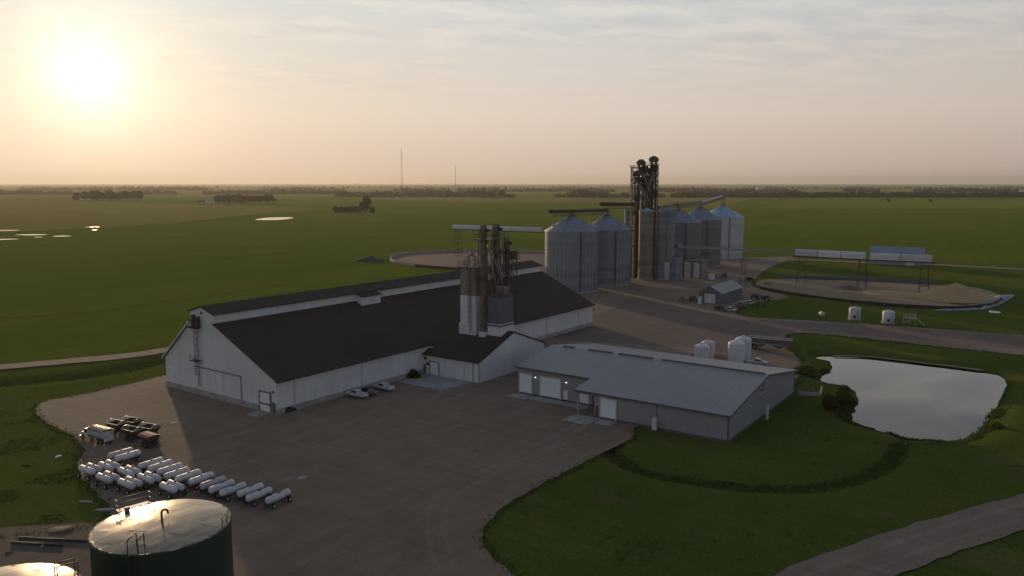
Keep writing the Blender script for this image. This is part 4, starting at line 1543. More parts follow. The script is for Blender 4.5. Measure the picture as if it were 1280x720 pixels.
def loading_shed(label, x0, y0, x1, y1, z, doors, mat, group):
    t = thing('loading_shed', label, 'shed', (x0, y0, 0), 0, group)
    w, l = x1 - x0, y1 - y0
    MB().prism([(0, -0.2), (l, -0.2), (l, z - 0.9), (0, z)], 0, w, 'x').build('wall', M[mat], t)
    MB().prism([(-0.2, z + 0.05), (l + 0.2, z - 0.93), (l + 0.2, z - 0.75), (-0.2, z + 0.23)], -0.25, w + 0.25, 'x').build('roof', M['roof_metal'], t)
    for a, b, h in doors:
        sectional_door(t, ('x', 0.0), a, b, 0.05, h, -1, M['offwhite'], M['grey_trim'], 5)


loading_shed('tall narrow pale loading shed with one white door below the silos', 320.5, 138.6, 327.0, 145.4, 9.6, ((3.0, 6.0, 8.0),), 'galv', 'loading sheds below the bins')
loading_shed('lower loading shed with two tall white doors below the dark bins', 334.0, 132.5, 341.0, 141.5, 8.0, ((0.9, 3.7, 7.0), (5.0, 8.0, 7.0)), 'galv_dark', 'loading sheds below the bins')
a = MB()
truss_tower(a, 0, 0, 3.0, 2.0, 0, 14.0, 3.5, 0.2, 0.1)
a.box(-0.4, -0.4, 14.0, 3.4, 2.4, 15.6)
o = a.build('loadout_tower', M['grey_steel'])
o.location = (*at_depth(849, 346), 0)
tag(o, 'grey steel loadout frame between the two white doored loading sheds', 'loadout frame')
MB_sp = MB()
MB_sp.tube((0, 0, 19), (4.5, -6.5, 9), 0.4, n=8)
MB_sp.tube((0, 0, 19), (-0.5, 0.6, 22), 0.4, n=8)
o = MB_sp.build('loadout_spout', M['grey_steel'])
o.location = (325.5, 146.8, 0)
tag(o, 'sloping grey spout running down from the slim silos to the sheds', 'spout')


def small_shed():
    t = thing('small_shed', 'small grey gabled shed with white overhead door near the bins', 'shed', (266.8, 98.2, 0))
    W, L, E, RZ = 8.2, 21.0, 3.7, 5.9
    MB().prism([(0, -0.2), (W, -0.2), (W, E), (W / 2, RZ), (0, E)], 0, L, 'x').build('wall', M['slate_panel'], t)
    for s in (0, 1):
        r = MB()
        ya, yb = (-0.4, W / 2) if s == 0 else (W + 0.4, W / 2)
        r.prism([(ya, E - 0.2 + 0.05), (yb, RZ + 0.05), (yb, RZ + 0.2), (ya, E - 0.2 + 0.2)], -0.4, L + 0.4, 'x')
        r.build('roof', M['roof_metal'], t)
    sectional_door(t, ('x', 0.0), 2.2, 6.2, 0.05, 3.3, -1, M['offwhite'], M['grey_trim'], 4)
    d = MB()
    d.box(-0.07, 7.2, 0.05, 0, 8.0, 2.1)
    d.build('person_door', M['white'], t)


small_shed()


# ================================================================== OVERHEAD PILE CONVEYORS
def pile_conveyor(label, p, q, z, sections, posts, group, rise=2.7, endboxes=True, gaps=None):
    p, q = Vector((*p, z)), Vector((*q, z))
    L = (q - p).length
    ang = math.atan2(q.y - p.y, q.x - p.x)
    t = thing('overhead_conveyor', label, 'conveyor', (p.x, p.y, 0), ang, group)
    fr = MB()
    fr.box(-1, -0.5, z - 0.5, L + 1, 0.5, z - 0.05)
    for i in range(int(L / 2.5)):
        x0 = i * 2.5
        fr.bar((x0, -0.9, z - 0.3), (x0 + 2.5, -0.9, z + 0.1), 0.08)
    fr.build('conveyor_frame', M['dark_steel'], t)
    w = L / sections
    for i in range(sections):
        s = MB()
        pr = [(-1.05, z), (-1.05, z + rise * 0.62), (-0.62, z + rise * 0.92), (0, z + rise), (0.62, z + rise * 0.92), (1.05, z + rise * 0.62), (1.05, z)]
        s.prism(pr, i * w + 0.22, (i + 1) * w - 0.22, 'x')
        s.build('cover_section', M['white'], t)
    for d in posts:
        f = MB()
        for sx in (-1.6, 1.6):
            for sy in (-1.7, 1.7):
                f.bar((d + sx, sy, 0), (d + sx * 0.8, sy * 0.45, z - 0.45), 0.18)
        for k in range(1, 4):
            zz = z * k / 4
            s = 1 - 0.2 * k / 4
            u = 1 - 0.55 * k / 4
            for sy in (-1.7, 1.7):
                f.bar((d - 1.6 * s, sy * u, zz), (d + 1.6 * s, sy * u, zz), 0.12)
            for sx in (-1.6, 1.6):
                f.bar((d + sx * s, -1.7 * u, zz), (d + sx * s, 1.7 * u, zz), 0.12)
        f.build('support', M['dark_steel'], t)
    return t


OC = 'overhead conveyors of the grain piles'
pile_conveyor('white covered overhead conveyor on supports above the right grain pile, nearer the bins', (335.5, 92.8), (334.6, 65.4), 12.3, 3, (3.0, 26.5), OC)
pile_conveyor('white covered overhead conveyor ending above the heaped grain, on the far right', (334.5, 64.0), (336.6, 42.2), 12.3, 2, (19.5,), OC)
qa, qb = (331.4, 272.3), (358.6, 233.1)
pile_conveyor('white covered overhead conveyor above the round earth pad behind the warehouse', G(566, 284, 16.8), G(677, 288, 16.8), 16.0, 3, (3.5, 20.0, 36.0), OC, 2.3)
catwalk_conveyor('thin pale conveyor running level from the sheds to the right grain pile', G(846, 309.5, 15.2), G(990, 315, 14.6), 15.2, 14.2, mat='galv', r=0.35, group='conveyors along the bin tops', walk=False)
a = MB()
for s in (-1.0, 1.0):
    for u in (-0.9, 0.9):
        a.bar((s * 1.0, u, 0), (s * 0.6, u * 0.6, 14.4), 0.2)
for k in range(1, 5):
    z = 14.4 * k / 5
    for s in (-1, 1):
        a.bar((s * 0.9, -0.8, z), (s * 0.9, 0.8, z), 0.1)
        a.bar((-0.9, s * 0.8, z), (0.9, s * 0.8, z), 0.1)
o = a.build('conveyor_support', M['dark_steel'])
o.location = (*G(930, 314, 14.8), 0)
tag(o, 'lone lattice support under the thin level conveyor right of the bins', 'conveyor support')

# ------------------------------------------------------------------ grain pads
bunk = smooth_poly(PX([(945, 352), (975, 348.5), (1040, 350), (1100, 352.5), (1160, 356), (1210, 358), (1243, 366), (1250, 374), (1238, 381), (1205, 384.5), (1160, 384), (1100, 380), (1040, 374), (985, 366), (955, 360)]), 5)
sheet('grain_pad', jitter(bunk, 1.5, 0.5), 0.03, M['grain_floor'])
ring = smooth_poly(PX([(489, 323.5), (495, 328), (520, 332.5), (560, 335.5), (600, 337), (650, 338), (690, 336), (720, 330), (725, 322), (690, 317.5), (640, 315.5), (580, 315), (530, 316.5), (500, 319)]), 5)
sheet('round_pad', jitter(ring, 2.0, 0.5), 0.03, M['ring_floor'])


def pad_wall(label, pts, h, mat, th=0.35, panel=4.5, name='bunker_wall'):
    t = thing(name, label, 'bunker wall', (pts[0][0], pts[0][1], 0))
    ox, oy = pts[0]
    # resample evenly
    acc, res = 0.0, [Vector(pts[0])]
    for a, b in zip(pts, pts[1:]):
        a, b = Vector(a), Vector(b)
        res.append(b)
    k = 0
    while k < len(res) - 1:
        j = k + 1
        while j < len(res) - 1 and (res[j] - res[k]).length < panel:
            j += 1
        a, b = res[k], res[j]
        d = (b - a)
        L = d.length
        if L > 0.2:
            m = MB()
            m.M = Matrix.Translation((a.x - ox, a.y - oy, 0)) @ Matrix.Rotation(math.atan2(d.y, d.x), 4, 'Z')
            m.box(0.03, -th / 2, -0.2, L - 0.03, th / 2, h + rnd.uniform(-0.05, 0.05))
            m.bar((L / 2, th / 2, h * 0.9), (L / 2, th / 2 + 0.9, 0), 0.12)
            m.build('wall_panel', M[mat], t)
        k = j


pad_wall('blue grey panel wall along the far side of the right grain pad', [p for p in bunk if False] or smooth_poly(PX([(975, 347.5), (1040, 349), (1100, 351.5), (1170, 355.5)]), 6, False), 1.3, 'slate_panel')
pad_wall('low dark wall along the near edge of the right grain pad', smooth_poly(PX([(950, 361), (985, 367.5), (1040, 375.5), (1100, 381.5), (1160, 385.5), (1205, 386), (1240, 382), (1252, 375)]), 6, False), 1.0, 'earth', 0.5)
pad_wall('pale ring wall round the brown earth pad behind the warehouse', smooth_poly(PX([(690, 317.3), (640, 315.3), (580, 314.8), (530, 316.2), (500, 318.8), (488, 323.5), (494, 328.2), (519, 333)]), 6, False), 1.4, 'concrete', 0.5)
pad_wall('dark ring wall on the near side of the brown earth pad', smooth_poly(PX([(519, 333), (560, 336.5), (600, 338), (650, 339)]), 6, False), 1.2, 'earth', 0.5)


def heap(name, label, cat, x, y, rx, ry, h, mat, rot=0.0, seed=0, flat=0.0, n=40):
    m = MB()
    vs, fs = [], []
    rings = 12
    for j in range(rings + 1):
        f = j / rings
        for i in range(n):
            a = 2 * math.pi * i / n
            w = 1 + 0.10 * mnoise.noise(Vector((math.cos(a) * 1.4, math.sin(a) * 1.4, seed + f * 0.5)))
            z = h * (1 - f) if not flat else h * min(1, (1 - f) / (1 - flat))
            z += 0.05 * h * mnoise.noise(Vector((f * 4 * math.cos(a), f * 4 * math.sin(a), seed))) * (1 if j < rings else 0)
            if j == 0:
                z *= 0.97
            vs.append((rx * f * w * math.cos(a), ry * f * w * math.sin(a), z if j < rings else -0.15))
    for j in range(rings):
        for i in range(n):
            fs.append((j * n + i, j * n + (i + 1) % n, (j + 1) * n + (i + 1) % n, (j + 1) * n + i))
    m._add(vs, fs, True)
    o = m.build(name, mat)
    o.location = (x, y, 0)
    o.rotation_euler = (0, 0, rot)
    return tag(o, label, cat)


heap('grain_pile', 'tall cone of tan grain heaped at the right end of the pad', 'grain pile', 329.8, 33.2, 12.5, 13.5, 6.0, M['grain'], 0, 2)
heap('grain_pile', 'flat low spread of tan grain under the overhead conveyor', 'grain pile', 330.0, 52, 9.0, 14.0, 0.9, M['grain'], 0, 4, 0.4)
heap('grain_pile', 'small darker brown heap on the pad below the left support', 'grain pile', *G(1060, 361), 4.6, 6.0, 1.5, M['ring_floor'], 0, 6)
heap('earth_mound', 'dark earth mound in the crop beside the round brown pad', 'earth mound', *G(463, 326), 9.0, 5.5, 3.0, M['earth'], R(120), 8)


def tarp(label, pl, mat, seed, h=0.9):
    """a crumpled sheet lying on the ground"""
    o2 = PX(pl)
    cx = sum(p[0] for p in o2) / len(o2)
    cy = sum(p[1] for p in o2) / len(o2)
    pts = jitter(smooth_poly(o2, 4), 0.7, 0.35, 0.8)
    m = MB()
    n = len(pts)
    vs, fs = [], []
    K = 6
    for j in range(K + 1):
        f = j / K
        for (x, y) in pts:
            px_, py_ = (x - cx) * f, (y - cy) * f
            z = 0.16 + h * abs(mnoise.noise(Vector((px_ * 0.6 + seed, py_ * 0.6, 1)))) * (0.3 + 0.7 * math.sin(math.pi * min(1, f * 0.9)))
            vs.append((px_, py_, z if j < K else 0.03))
    for j in range(K):
        for i in range(n):
            fs.append((j * n + i, (j + 1) * n + i, (j + 1) * n + (i + 1) % n, j * n + (i + 1) % n))
    m._add(vs, fs, False)
    o = m.build('tarpaulin', mat)
    o.location = (cx, cy, 0)
    return tag(o, label, 'tarpaulin', 'tarpaulins by the grain pad')


tarp('crumpled blue white tarpaulin bunched up at the right end of the pad', [(1235, 374), (1250, 369), (1268, 369), (1262, 374), (1255, 378), (1243, 383), (1225, 386)], M['blue_tarp'], 3, 1.5)
tarp('long pale tarpaulin strip lying along the near edge of the pad', [(1172, 387.2), (1200, 386.8), (1230, 385.8), (1226, 387.2), (1198, 388.2), (1172, 388.2)], M['blue_tarp'], 7, 0.7)
tarp('small white tarpaulin scrap on the grass right of the pad', [(1236, 389), (1250, 390), (1250, 391.6), (1238, 391)], M['white'], 11, 0.4)


# ================================================================== GREEN STORAGE TANKS
def storage_tank(label, cx, cy, h, r, full=True):
    t = thing('storage_tank', label, 'storage tank', (cx, cy, 0), 0, 'dark green storage tanks')
    hs = h / 5
    for i in range(5):
        z0 = i * hs
        MB().lathe([(r - 0.006 * (i % 2), z0), (r - 0.006 * (i % 2), z0 + hs)], 96).build('shell_course', M['dark_green'], t)
    rim = MB()
    rim.lathe([(r + 0.0, h - 0.22), (r + 0.10, h - 0.20), (r + 0.10, h - 0.02), (r - 0.15, h - 0.015), (r - 0.15, h - 0.2)], 96)
    rim.build('rim_angle', M['dark_green'], t)
    # roof: a very flat cone of lapped plates, each plate slightly buckled
    rise = 0.45
    ang = R(28)

    def rz(x, y):
        d = math.hypot(x, y) / r
        buck = 0.035 * mnoise.noise(Vector((x * 0.55 + cx, y * 0.55, 2.0))) + 0.018 * mnoise.noise(Vector((x * 1.7 + cx, y * 1.7, 5.0)))
        return h + rise * (1 - d * d) + buck * min(1, (1 - d) * 6)
    under = MB()
    under.lathe([(r - 0.05, h - 0.05), (r * 0.5, h + rise * 0.7 - 0.1), (0.0, h + rise - 0.1)], 64)
    under.build('roof_deck', M['tank_roof'], t)
    Wd, Ln = 1.85, 4.6
    ca, sa = math.cos(ang), math.sin(ang)
    ny = int(math.ceil(r / Wd))
    for j in range(-ny, ny):
        y0, y1 = j * Wd, (j + 1) * Wd
        sh = (j % 2) * Ln / 2
        k = -3
        while k < 4:
            x0, x1 = k * Ln + sh - Ln * 0.5, (k + 1) * Ln + sh - Ln * 0.5
            k += 1
            nx, nyy = 10, 5
            pts = {}
            b = MB()
            vs, fs, idx = [], [], {}
            rr = r - 0.02

            lift = 0.012 * ((j + k) % 3)
            for u in range(nx + 1):
                for w in range(nyy + 1):
                    lx = x0 + (x1 - x0) * u / nx
                    ly = y0 + (y1 + 0.06 - y0) * w / nyy
                    d = math.hypot(lx, ly)
                    if d > rr:
                        lx, ly = lx * rr / d, ly * rr / d
                    x, y = lx * ca - ly * sa, lx * sa + ly * ca
                    idx[(u, w)] = len(vs)
                    vs.append((x, y, rz(x, y) + lift + 0.02 * w / nyy))
            for u in range(nx):
                for w in range(nyy):
                    q = [idx[(u, w)], idx[(u + 1, w)], idx[(u + 1, w + 1)], idx[(u, w + 1)]]
                    a, c = Vector(vs[q[0]]), Vector(vs[q[2]])
                    b_, d_ = Vector(vs[q[1]]), Vector(vs[q[3]])
                    if (c - a).cross(d_ - b_).length > 0.002:
                        fs.append(tuple(q))
            if fs:
                used = sorted({i for f in fs for i in f})
                mp = {o_: n_ for n_, o_ in enumerate(used)}
                b._add([vs[i] for i in used], [tuple(mp[i] for i in f) for f in fs], True)
                b.build('roof_plate', M['tank_roof'], t)
    # guard rails at the rim: towards the camera, at the right and at the far left
    va = math.atan2(-cy, -cx)

    def arc_rail(name, a0, a1, rr, hh, feet=0.0, rad=0.045):
        m = MB()
        pts = []
        n = 8
        for i in range(n + 1):
            a = a0 + (a1 - a0) * i / n
            pts.append((rr * math.cos(a), rr * math.sin(a), h + 0.05))
        for k in (0.55, 1.1):
            m.path([(p[0], p[1], p[2] + hh * k) for p in pts], rad, 6)
        for i in range(0, n + 1, 4):
            p = pts[i]
            m.tube((p[0], p[1], h - 0.15), (p[0], p[1], p[2] + hh * 1.1), rad, n=6)
        return m.build(name, M['dark_steel'], t)
    if full:
        g = MB()      # hoop rail at the head of the near ladder
        for s in (-0.45, 0.45):
            a = va - 0.42 + s / r
            p0 = Vector(((r - 0.1) * math.cos(a), (r - 0.1) * math.sin(a), h))
            p1 = Vector(((r - 1.6) * math.cos(a), (r - 1.6) * math.sin(a), h + 0.1))
            g.path([p0, p0 + Vector((0, 0, 1.2)), p1 + Vector((0, 0, 1.2)), p1], 0.055, 6)
        g.build('ladder_hoop', M['dark_steel'], t)
        arc_rail('guard_rail', va + 1.05, va + 1.42, r - 0.25, 0.75)
        # stair platform outside the far left of the rim
        a = va - 2.78
        p = MB()
        p.M = Matrix.Rotation(a, 4, 'Z')
        p.box(r + 0.1, -1.6, h - 0.35, r + 1.3, 1.6, h - 0.25)
        rail(p, [(r + 1.3, -1.6, h - 0.25), (r + 1.3, 1.6, h - 0.25)], r=0.045)
        rail(p, [(r + 0.1, -1.6, h - 0.25), (r + 1.3, -1.6, h - 0.25)], r=0.045)
        rail(p, [(r + 0.1, 1.6, h - 0.25), (r + 1.3, 1.6, h - 0.25)], r=0.045)
        p.bar((r, -1.5, h - 1.6), (r + 1.2, -1.5, h - 0.3), 0.1)
        p.bar((r, 1.5, h - 1.6), (r + 1.2, 1.5, h - 0.3), 0.1)
        p.build('stair_platform', M['grey_steel'], t)
        p = MB()
        p.M = Matrix.Rotation(a, 4, 'Z')
        p.box(r - 0.9, 1.0, h + 0.05, r - 0.5, 1.4, h + 0.5)
        p.build('gauge_box', M['grey_steel'], t)
        v = MB()      # gooseneck vent near the middle
        pts = [(0, 0, h + rise - 0.05), (0, 0, h + rise + 0.75)]
        for k in range(7):
            b = math.pi * k / 6
            pts.append((0.0 + 0.28 * (1 - math.cos(b)) * 0.82, -0.28 * (1 - math.cos(b)) * 0.57, h + rise + 0.75 + 0.28 * math.sin(b)))
        pts.append((pts[-1][0], pts[-1][1], pts[-1][2] - 0.15))
        v.path(pts, 0.10, 10)
        v.lathe([(0.22, h + rise - 0.06), (0.22, h + rise + 0.02), (0, h + rise + 0.02)], 14)
        v.build('vent_pipe', M['dark_steel'], t)
    else:
        g = MB()
        for s in (-0.45, 0.45):
            a = va + 1.75 + s / r
            p0 = Vector(((r - 0.1) * math.cos(a), (r - 0.1) * math.sin(a), h))
            p1 = Vector(((r - 1.6) * math.cos(a), (r - 1.6) * math.sin(a), h + 0.1))
            g.path([p0, p0 + Vector((0, 0, 1.2)), p1 + Vector((0, 0, 1.2)), p1], 0.055, 6)
        g.build('ladder_hoop', M['dark_steel'], t)
    ld = MB()
    a = va - 0.42 if full else va + 0.95
    ld.M = Matrix.Rotation(a, 4, 'Z') @ Matrix.Translation((r + 0.15, 0, 0))
    ladder(ld, 0, 0, 0.2, h, 'y', False)
    ld.build('ladder', M['dark_steel'], t)
    MB().lathe([(r + 0.4, -0.2), (r + 0.4, 0.15), (r - 0.1, 0.15)], 48).build('foundation', M['concrete'], t)
    return t


TL, TR = G(121.5, 656, 10), G(284, 656, 10)
TC = ((TL[0] + TR[0]) / 2, (TL[1] + TR[1]) / 2)
TRAD = math.hypot(TL[0] - TR[0], TL[1] - TR[1]) / 2
storage_tank('dark green storage tank with a sunlit steel roof, whole roof in view', TC[0], TC[1], 10.0, TRAD)
bk = G(-14, 712, 10)
dd_ = Vector(bk).normalized()
storage_tank('second storage tank with only its pale roof edge and hoop rail showing in the corner', bk[0] - dd_.x * TRAD, bk[1] - dd_.y * TRAD, 10.0, TRAD, False)


# ================================================================== NURSE TANKS
def wheel_parts(t, x, y, r, w, rim='white'):
    a = MB()
    a.lathe([(r * 0.55, y - w / 2), (r * 0.92, y - w / 2), (r, y - w * 0.3), (r, y + w * 0.3), (r * 0.92, y + w / 2), (r * 0.55, y + w / 2)], 16, (0, 0))
    a.v = [(x + p[0], p[2], r + p[1]) for p in a.v]
    wo = a.build('wheel', M['tyre'], t)
    b = MB()
    b.lathe([(0, y - w * 0.38), (r * 0.3, y - w * 0.42), (r * 0.58, y - w * 0.28), (r * 0.58, y + w * 0.28), (r * 0.3, y + w * 0.42), (0, y + w * 0.38)], 12, (0, 0))
    b.v = [(x + p[0], p[2], r + p[1]) for p in b.v]
    b.build('rim', M[rim], wo)
    return wo


def capsule(mb, L, D, y, z):
    r = D / 2
    prof = []
    for k in range(6):
        a = math.pi / 2 * k / 5
        prof.append((r * math.sin(a), -L / 2 + 0.55 * r * (1 - math.cos(a))))
    prof += [(r, 0.0)]
    for k in range(6):
        a = math.pi / 2 * (1 - k / 5)
        prof.append((r * math.sin(a), L / 2 - 0.55 * r * (1 - math.cos(a))))
    mb.lathe(prof, 20, (y, z), True, axis='x')


def nurse(label, group, double, loc, rot):
    t = thing('nurse_tank_trailer', label, 'tank trailer', loc, rot, group)
    L, D = (3.9, 1.08) if double else (5.0, 1.22)
    zc = 1.42
    ys = (-0.60, 0.60) if double else (0,)
    for y in ys:
        m = MB()
        capsule(m, L, D, y, zc)
        to = m.build('tank', M['white'], t)
        v = MB()
        v.lathe([(0.17, zc + D / 2 - 0.05), (0.17, zc + D / 2 + 0.16), (0.0, zc + D / 2 + 0.20)], 10, (0.1, y))
        v.build('valve_cover', M['grey_trim'], to)
        for x in (-L * 0.28, L * 0.28):
            b = MB()
            b.lathe([(D / 2 + 0.015, x - 0.05), (D / 2 + 0.015, x + 0.05)], 20, (y, zc), axis='x')
            b.build('strap', M['offwhite'], to)
        rg = MB()
        rg.path([(-0.35, y - 0.25, zc + D / 2 - 0.1), (-0.35, y - 0.25, zc + D / 2 + 0.22), (0.5, y - 0.25, zc + D / 2 + 0.22), (0.5, y - 0.25, zc + D / 2 - 0.1)], 0.03, 5)
        rg.build('valve_guard', M['red'], to)
    f = MB()
    wy = 1.25 if double else 0.85
    for y in (-0.45, 0.45):
        f.box(-L / 2 + 0.2, y - 0.06, 0.66, L / 2 - 0.2, y + 0.06, 0.82)
    for x in (-L * 0.34, L * 0.34):
        f.box(x - 0.08, -wy, 0.44, x + 0.08, wy, 0.58)
        f.box(x - 0.1, -0.7, 0.78, x + 0.1, 0.7, 1.05)
    f.build('running_gear', M['dark_steel'], t)
    tg = MB()
    tg.bar((-L / 2 + 0.3, 0.35, 0.6), (-L / 2 - 1.3, 0, 0.45), 0.1)
    tg.bar((-L / 2 + 0.3, -0.35, 0.6), (-L / 2 - 1.3, 0, 0.45), 0.1)
    tg.build('tongue', M['dark_steel'], t)
    hs = MB()
    hs.path([(0.1, ys[0], zc + D / 2 + 0.15), (0.5, ys[0] - 0.45, zc + 0.3), (1.2, ys[0] - 0.62, zc - 0.2), (L / 2, ys[0] - 0.5, zc - 0.3)], 0.04, 5)
    hs.build('hose', M['black'], t)
    for x in (-L * 0.34, L * 0.34):
        for s in (-1, 1):
            wheel_parts(t, x, s * wy, 0.46, 0.32)
    t.scale = (0.90, 0.86, 0.86) if double else (0.79, 0.79, 0.79)
    return t


GS, GD = 'single white nurse tank trailers', 'twin white nurse tank trailers'
singles = [(483, 213, 'farther of two set apart near the dark carts'), (512, 223, 'nearer of two set apart near the dark carts')]
row = [(605, 253), (642, 263), (680, 276), (707, 293), (753, 303), (805, 314), (852, 330), (887, 345), (932, 357), (1002, 360), (1037, 377), (1113, 385)]
ordn = ['first', 'second', 'third', 'fourth', 'fifth', 'sixth', 'seventh', 'eighth', 'ninth', 'tenth', 'eleventh', 'twelfth']
for i, q in enumerate(row):
    if i == 0:
        s = 'at the left end of the long row'
    elif i == len(row) - 1:
        s = 'standing alone at the right end of the long row'
    else:
        s = ordn[i] + ' from the left in the long row'
    singles.append((*q, s))
proto = None
for i, (zx, zy, s) in enumerate(singles):
    x, y = G(zx / 3.2, 500 + zy / 3.2, 1.12)
    rz = rnd.uniform(-0.05, 0.05) + R(1)
    lab = 'white single nurse tank trailer ' + s
    if proto is None:
        proto = nurse(lab, GS, False, (x, y, 0), rz)
    else:
        dup(proto, lab, (x, y, 0), rz)
proto = None
for i, (zx, zy, s) in enumerate([(363, 278, 'at the left edge of the group beside the grass'), (437, 265, 'behind the others, closest to the two single tanks set apart'), (518, 288, 'in the middle of the back line of twins'),
                                 (597, 313, 'just in front of the left end of the long row'), (688, 348, 'nearest the green tank on the right'), (432, 311, 'left one of the touching pair at the front'),
                                 (520, 333, 'right one of the touching pair at the front')]):
    x, y = G(zx / 3.2, 500 + zy / 3.2, 1.12)
    rz = R(90) + rnd.uniform(-0.05, 0.05)
    lab = 'white twin nurse tank trailer ' + s
    if proto is None:
        proto = nurse(lab, GD, True, (x, y, 0), rz)
    else:
        dup(proto, lab, (x, y, 0), rz)


# ================================================================== VEHICLES
def pickup(label, loc, rot, paint='white', flatbed=False, cat='pickup truck', group='pickup trucks'):
    t = thing('pickup_truck', label, cat, loc, rot, group)
    b = MB()     # lower body and bonnet: side outline pushed across, wheel arches cut as notches
    pr = [(-2.85, 0.55), (-2.0, 0.55), (-1.9, 0.85), (-1.65, 1.0), (-1.35, 0.85), (-1.25, 0.55), (1.35, 0.55), (1.45, 0.85), (1.7, 1.0), (2.0, 0.85), (2.1, 0.55), (2.75, 0.55), (2.9, 0.7),
          (2.88, 1.05), (2.6, 1.15), (1.35, 1.22), (-0.75, 1.22)]
    if flatbed:
        pr = pr[6:] + [(-0.85, 1.22), (-0.85, 0.55)]
        b.prism(pr, -0.95, 0.95, 'y')
    else:
        b.prism(pr + [(-0.75, 0.75), (-2.75, 0.75), (-2.85, 0.75)], -0.95, 0.95, 'y')
    bo = b.build('body', M[paint], t)
    c = MB()
    cab = [(-0.75, 1.22), (1.35, 1.22), (0.75, 1.86), (-0.55, 1.90), (-0.72, 1.8)]
    c.prism(cab, -0.82, 0.82, 'y')
    co = c.build('cab', M[paint], t)
    w = MB()
    w.prism([(-0.6, 1.27), (1.12, 1.27), (0.68, 1.75), (-0.52, 1.78)], -0.835, 0.835, 'y')
    w.build('side_window', M['glass'], co)
    w = MB()
    w._add([(1.30, -0.74, 1.27), (1.30, 0.74, 1.27), (0.80, 0.70, 1.81), (0.80, -0.70, 1.81), (1.36, -0.74, 1.27), (1.36, 0.74, 1.27), (0.84, 0.70, 1.83), (0.84, -0.70, 1.83)],
           [(0, 1, 2, 3), (4, 5, 6, 7), (0, 1, 5, 4), (1, 2, 6, 5), (2, 3, 7, 6), (3, 0, 4, 7)])
    w.build('windscreen', M['glass'], co)
    d = MB()
    if flatbed:
        d.box(-3.0, -1.05, 1.0, -0.85, 1.05, 1.14)
        d.box(-0.95, -1.0, 1.14, -0.85, 1.0, 1.75)
        d.box(-2.9, -0.4, 0.6, -0.85, 0.4, 1.0)
        d.build('flatbed', M['wood'], t)
    else:
        for s in (-1, 1):
            d.box(-2.85, s * 0.95, 0.75, -0.76, s * 0.83, 1.3)
        d.box(-2.87, -0.95, 0.75, -2.77, 0.95, 1.3)
        d.build('bed_side', M[paint], t)
        f = MB()
        f.box(-2.77, -0.83, 0.75, -0.76, 0.83, 0.8)
        f.build('bed_floor', M['black'], t)
    k = MB()
    k.box(2.78, -0.92, 0.5, 3.0, 0.92, 0.72)
    k.build('bumper', M['grey_steel'], t)
    k = MB()
    k.box(2.86, -0.5, 0.76, 2.92, 0.5, 1.02)
    k.build('grille', M['black'], t)
    for s in (-1, 1):
        k = MB()
        k.box(2.84, s * 0.56, 0.8, 2.91, s * 0.88, 1.02)
        k.build('headlight', M['chrome'], t)
        k = MB()
        k.box(0.95, s * 0.86, 1.22, 1.1, s * 1.08, 1.45)
        k.build('mirror', M['black'], t)
    for x in (-1.65, 1.72):
        for s in (-1, 1):
            wheel_parts(t, x, s * 0.84, 0.40, 0.28, 'silver')
    t.scale = (0.82, 0.82, 0.82)
    return t


def nose_in(px, py):
    return G(px, py)


pickup('white pickup with an open dark bed parked nose in at the brown roofed warehouse', (*G(446, 496.5), 0), R(93))
pickup('flatbed pickup with a weathered wooden deck parked between the two white pickups', (*G(460, 493.5), 0), R(92), 'black', True)
pickup('white pickup parked on the right of the flatbed beside the warehouse wall', (*G(480, 487.5), 0), R(88))
pickup('red pickup parked left of the small grey shed by the bins', (*G(853, 376), 0), R(200), 'red')
pickup('dark pickup parked in front of the small grey shed', (*G(901, 388), 0), R(250), 'black')
pickup('silver pickup parked at the right corner of the small grey shed', (*G(912, 389.5), 0), R(255), 'silver')
pickup('silver pickup parked among dark machinery right of the small shed', (*G(936, 381), 0), R(230), 'silver')
pickup('white pickup half hidden behind the grey shed ridge next to the white poly tanks', (*G(947, 456), 0), R(-88), 'white')


def wagon(t, L, Wd, z0, z1, wheels=2):
    m = MB()
    vs = [(-L / 2 + .7, -Wd / 2 + .6, z0), (L / 2 - .7, -Wd / 2 + .6, z0), (L / 2 - .7, Wd / 2 - .6, z0), (-L / 2 + .7, Wd / 2 - .6, z0),
          (-L / 2, -Wd / 2, z0 + 1.0), (L / 2, -Wd / 2, z0 + 1.0), (L / 2, Wd / 2, z0 + 1.0), (-L / 2, Wd / 2, z0 + 1.0),
          (-L / 2, -Wd / 2, z1), (L / 2, -Wd / 2, z1), (L / 2, Wd / 2, z1), (-L / 2, Wd / 2, z1)]
    i = 0.08
    vs += [(-L / 2 + i, -Wd / 2 + i, z1), (L / 2 - i, -Wd / 2 + i, z1), (L / 2 - i, Wd / 2 - i, z1), (-L / 2 + i, Wd / 2 - i, z1),
           (-L / 2 + 1, -Wd / 2 + .8, z0 + .4), (L / 2 - 1, -Wd / 2 + .8, z0 + .4), (L / 2 - 1, Wd / 2 - .8, z0 + .4), (-L / 2 + 1, Wd / 2 - .8, z0 + .4)]
    fs = [(0, 3, 2, 1)]
    for a in (0, 4, 8, 12):
        b = a + 4
        for k in range(4):
            fs.append((a + k, a + (k + 1) % 4, b + (k + 1) % 4, b + k))
    fs.append((16, 17, 18, 19))
    m._add(vs, fs)
    return m


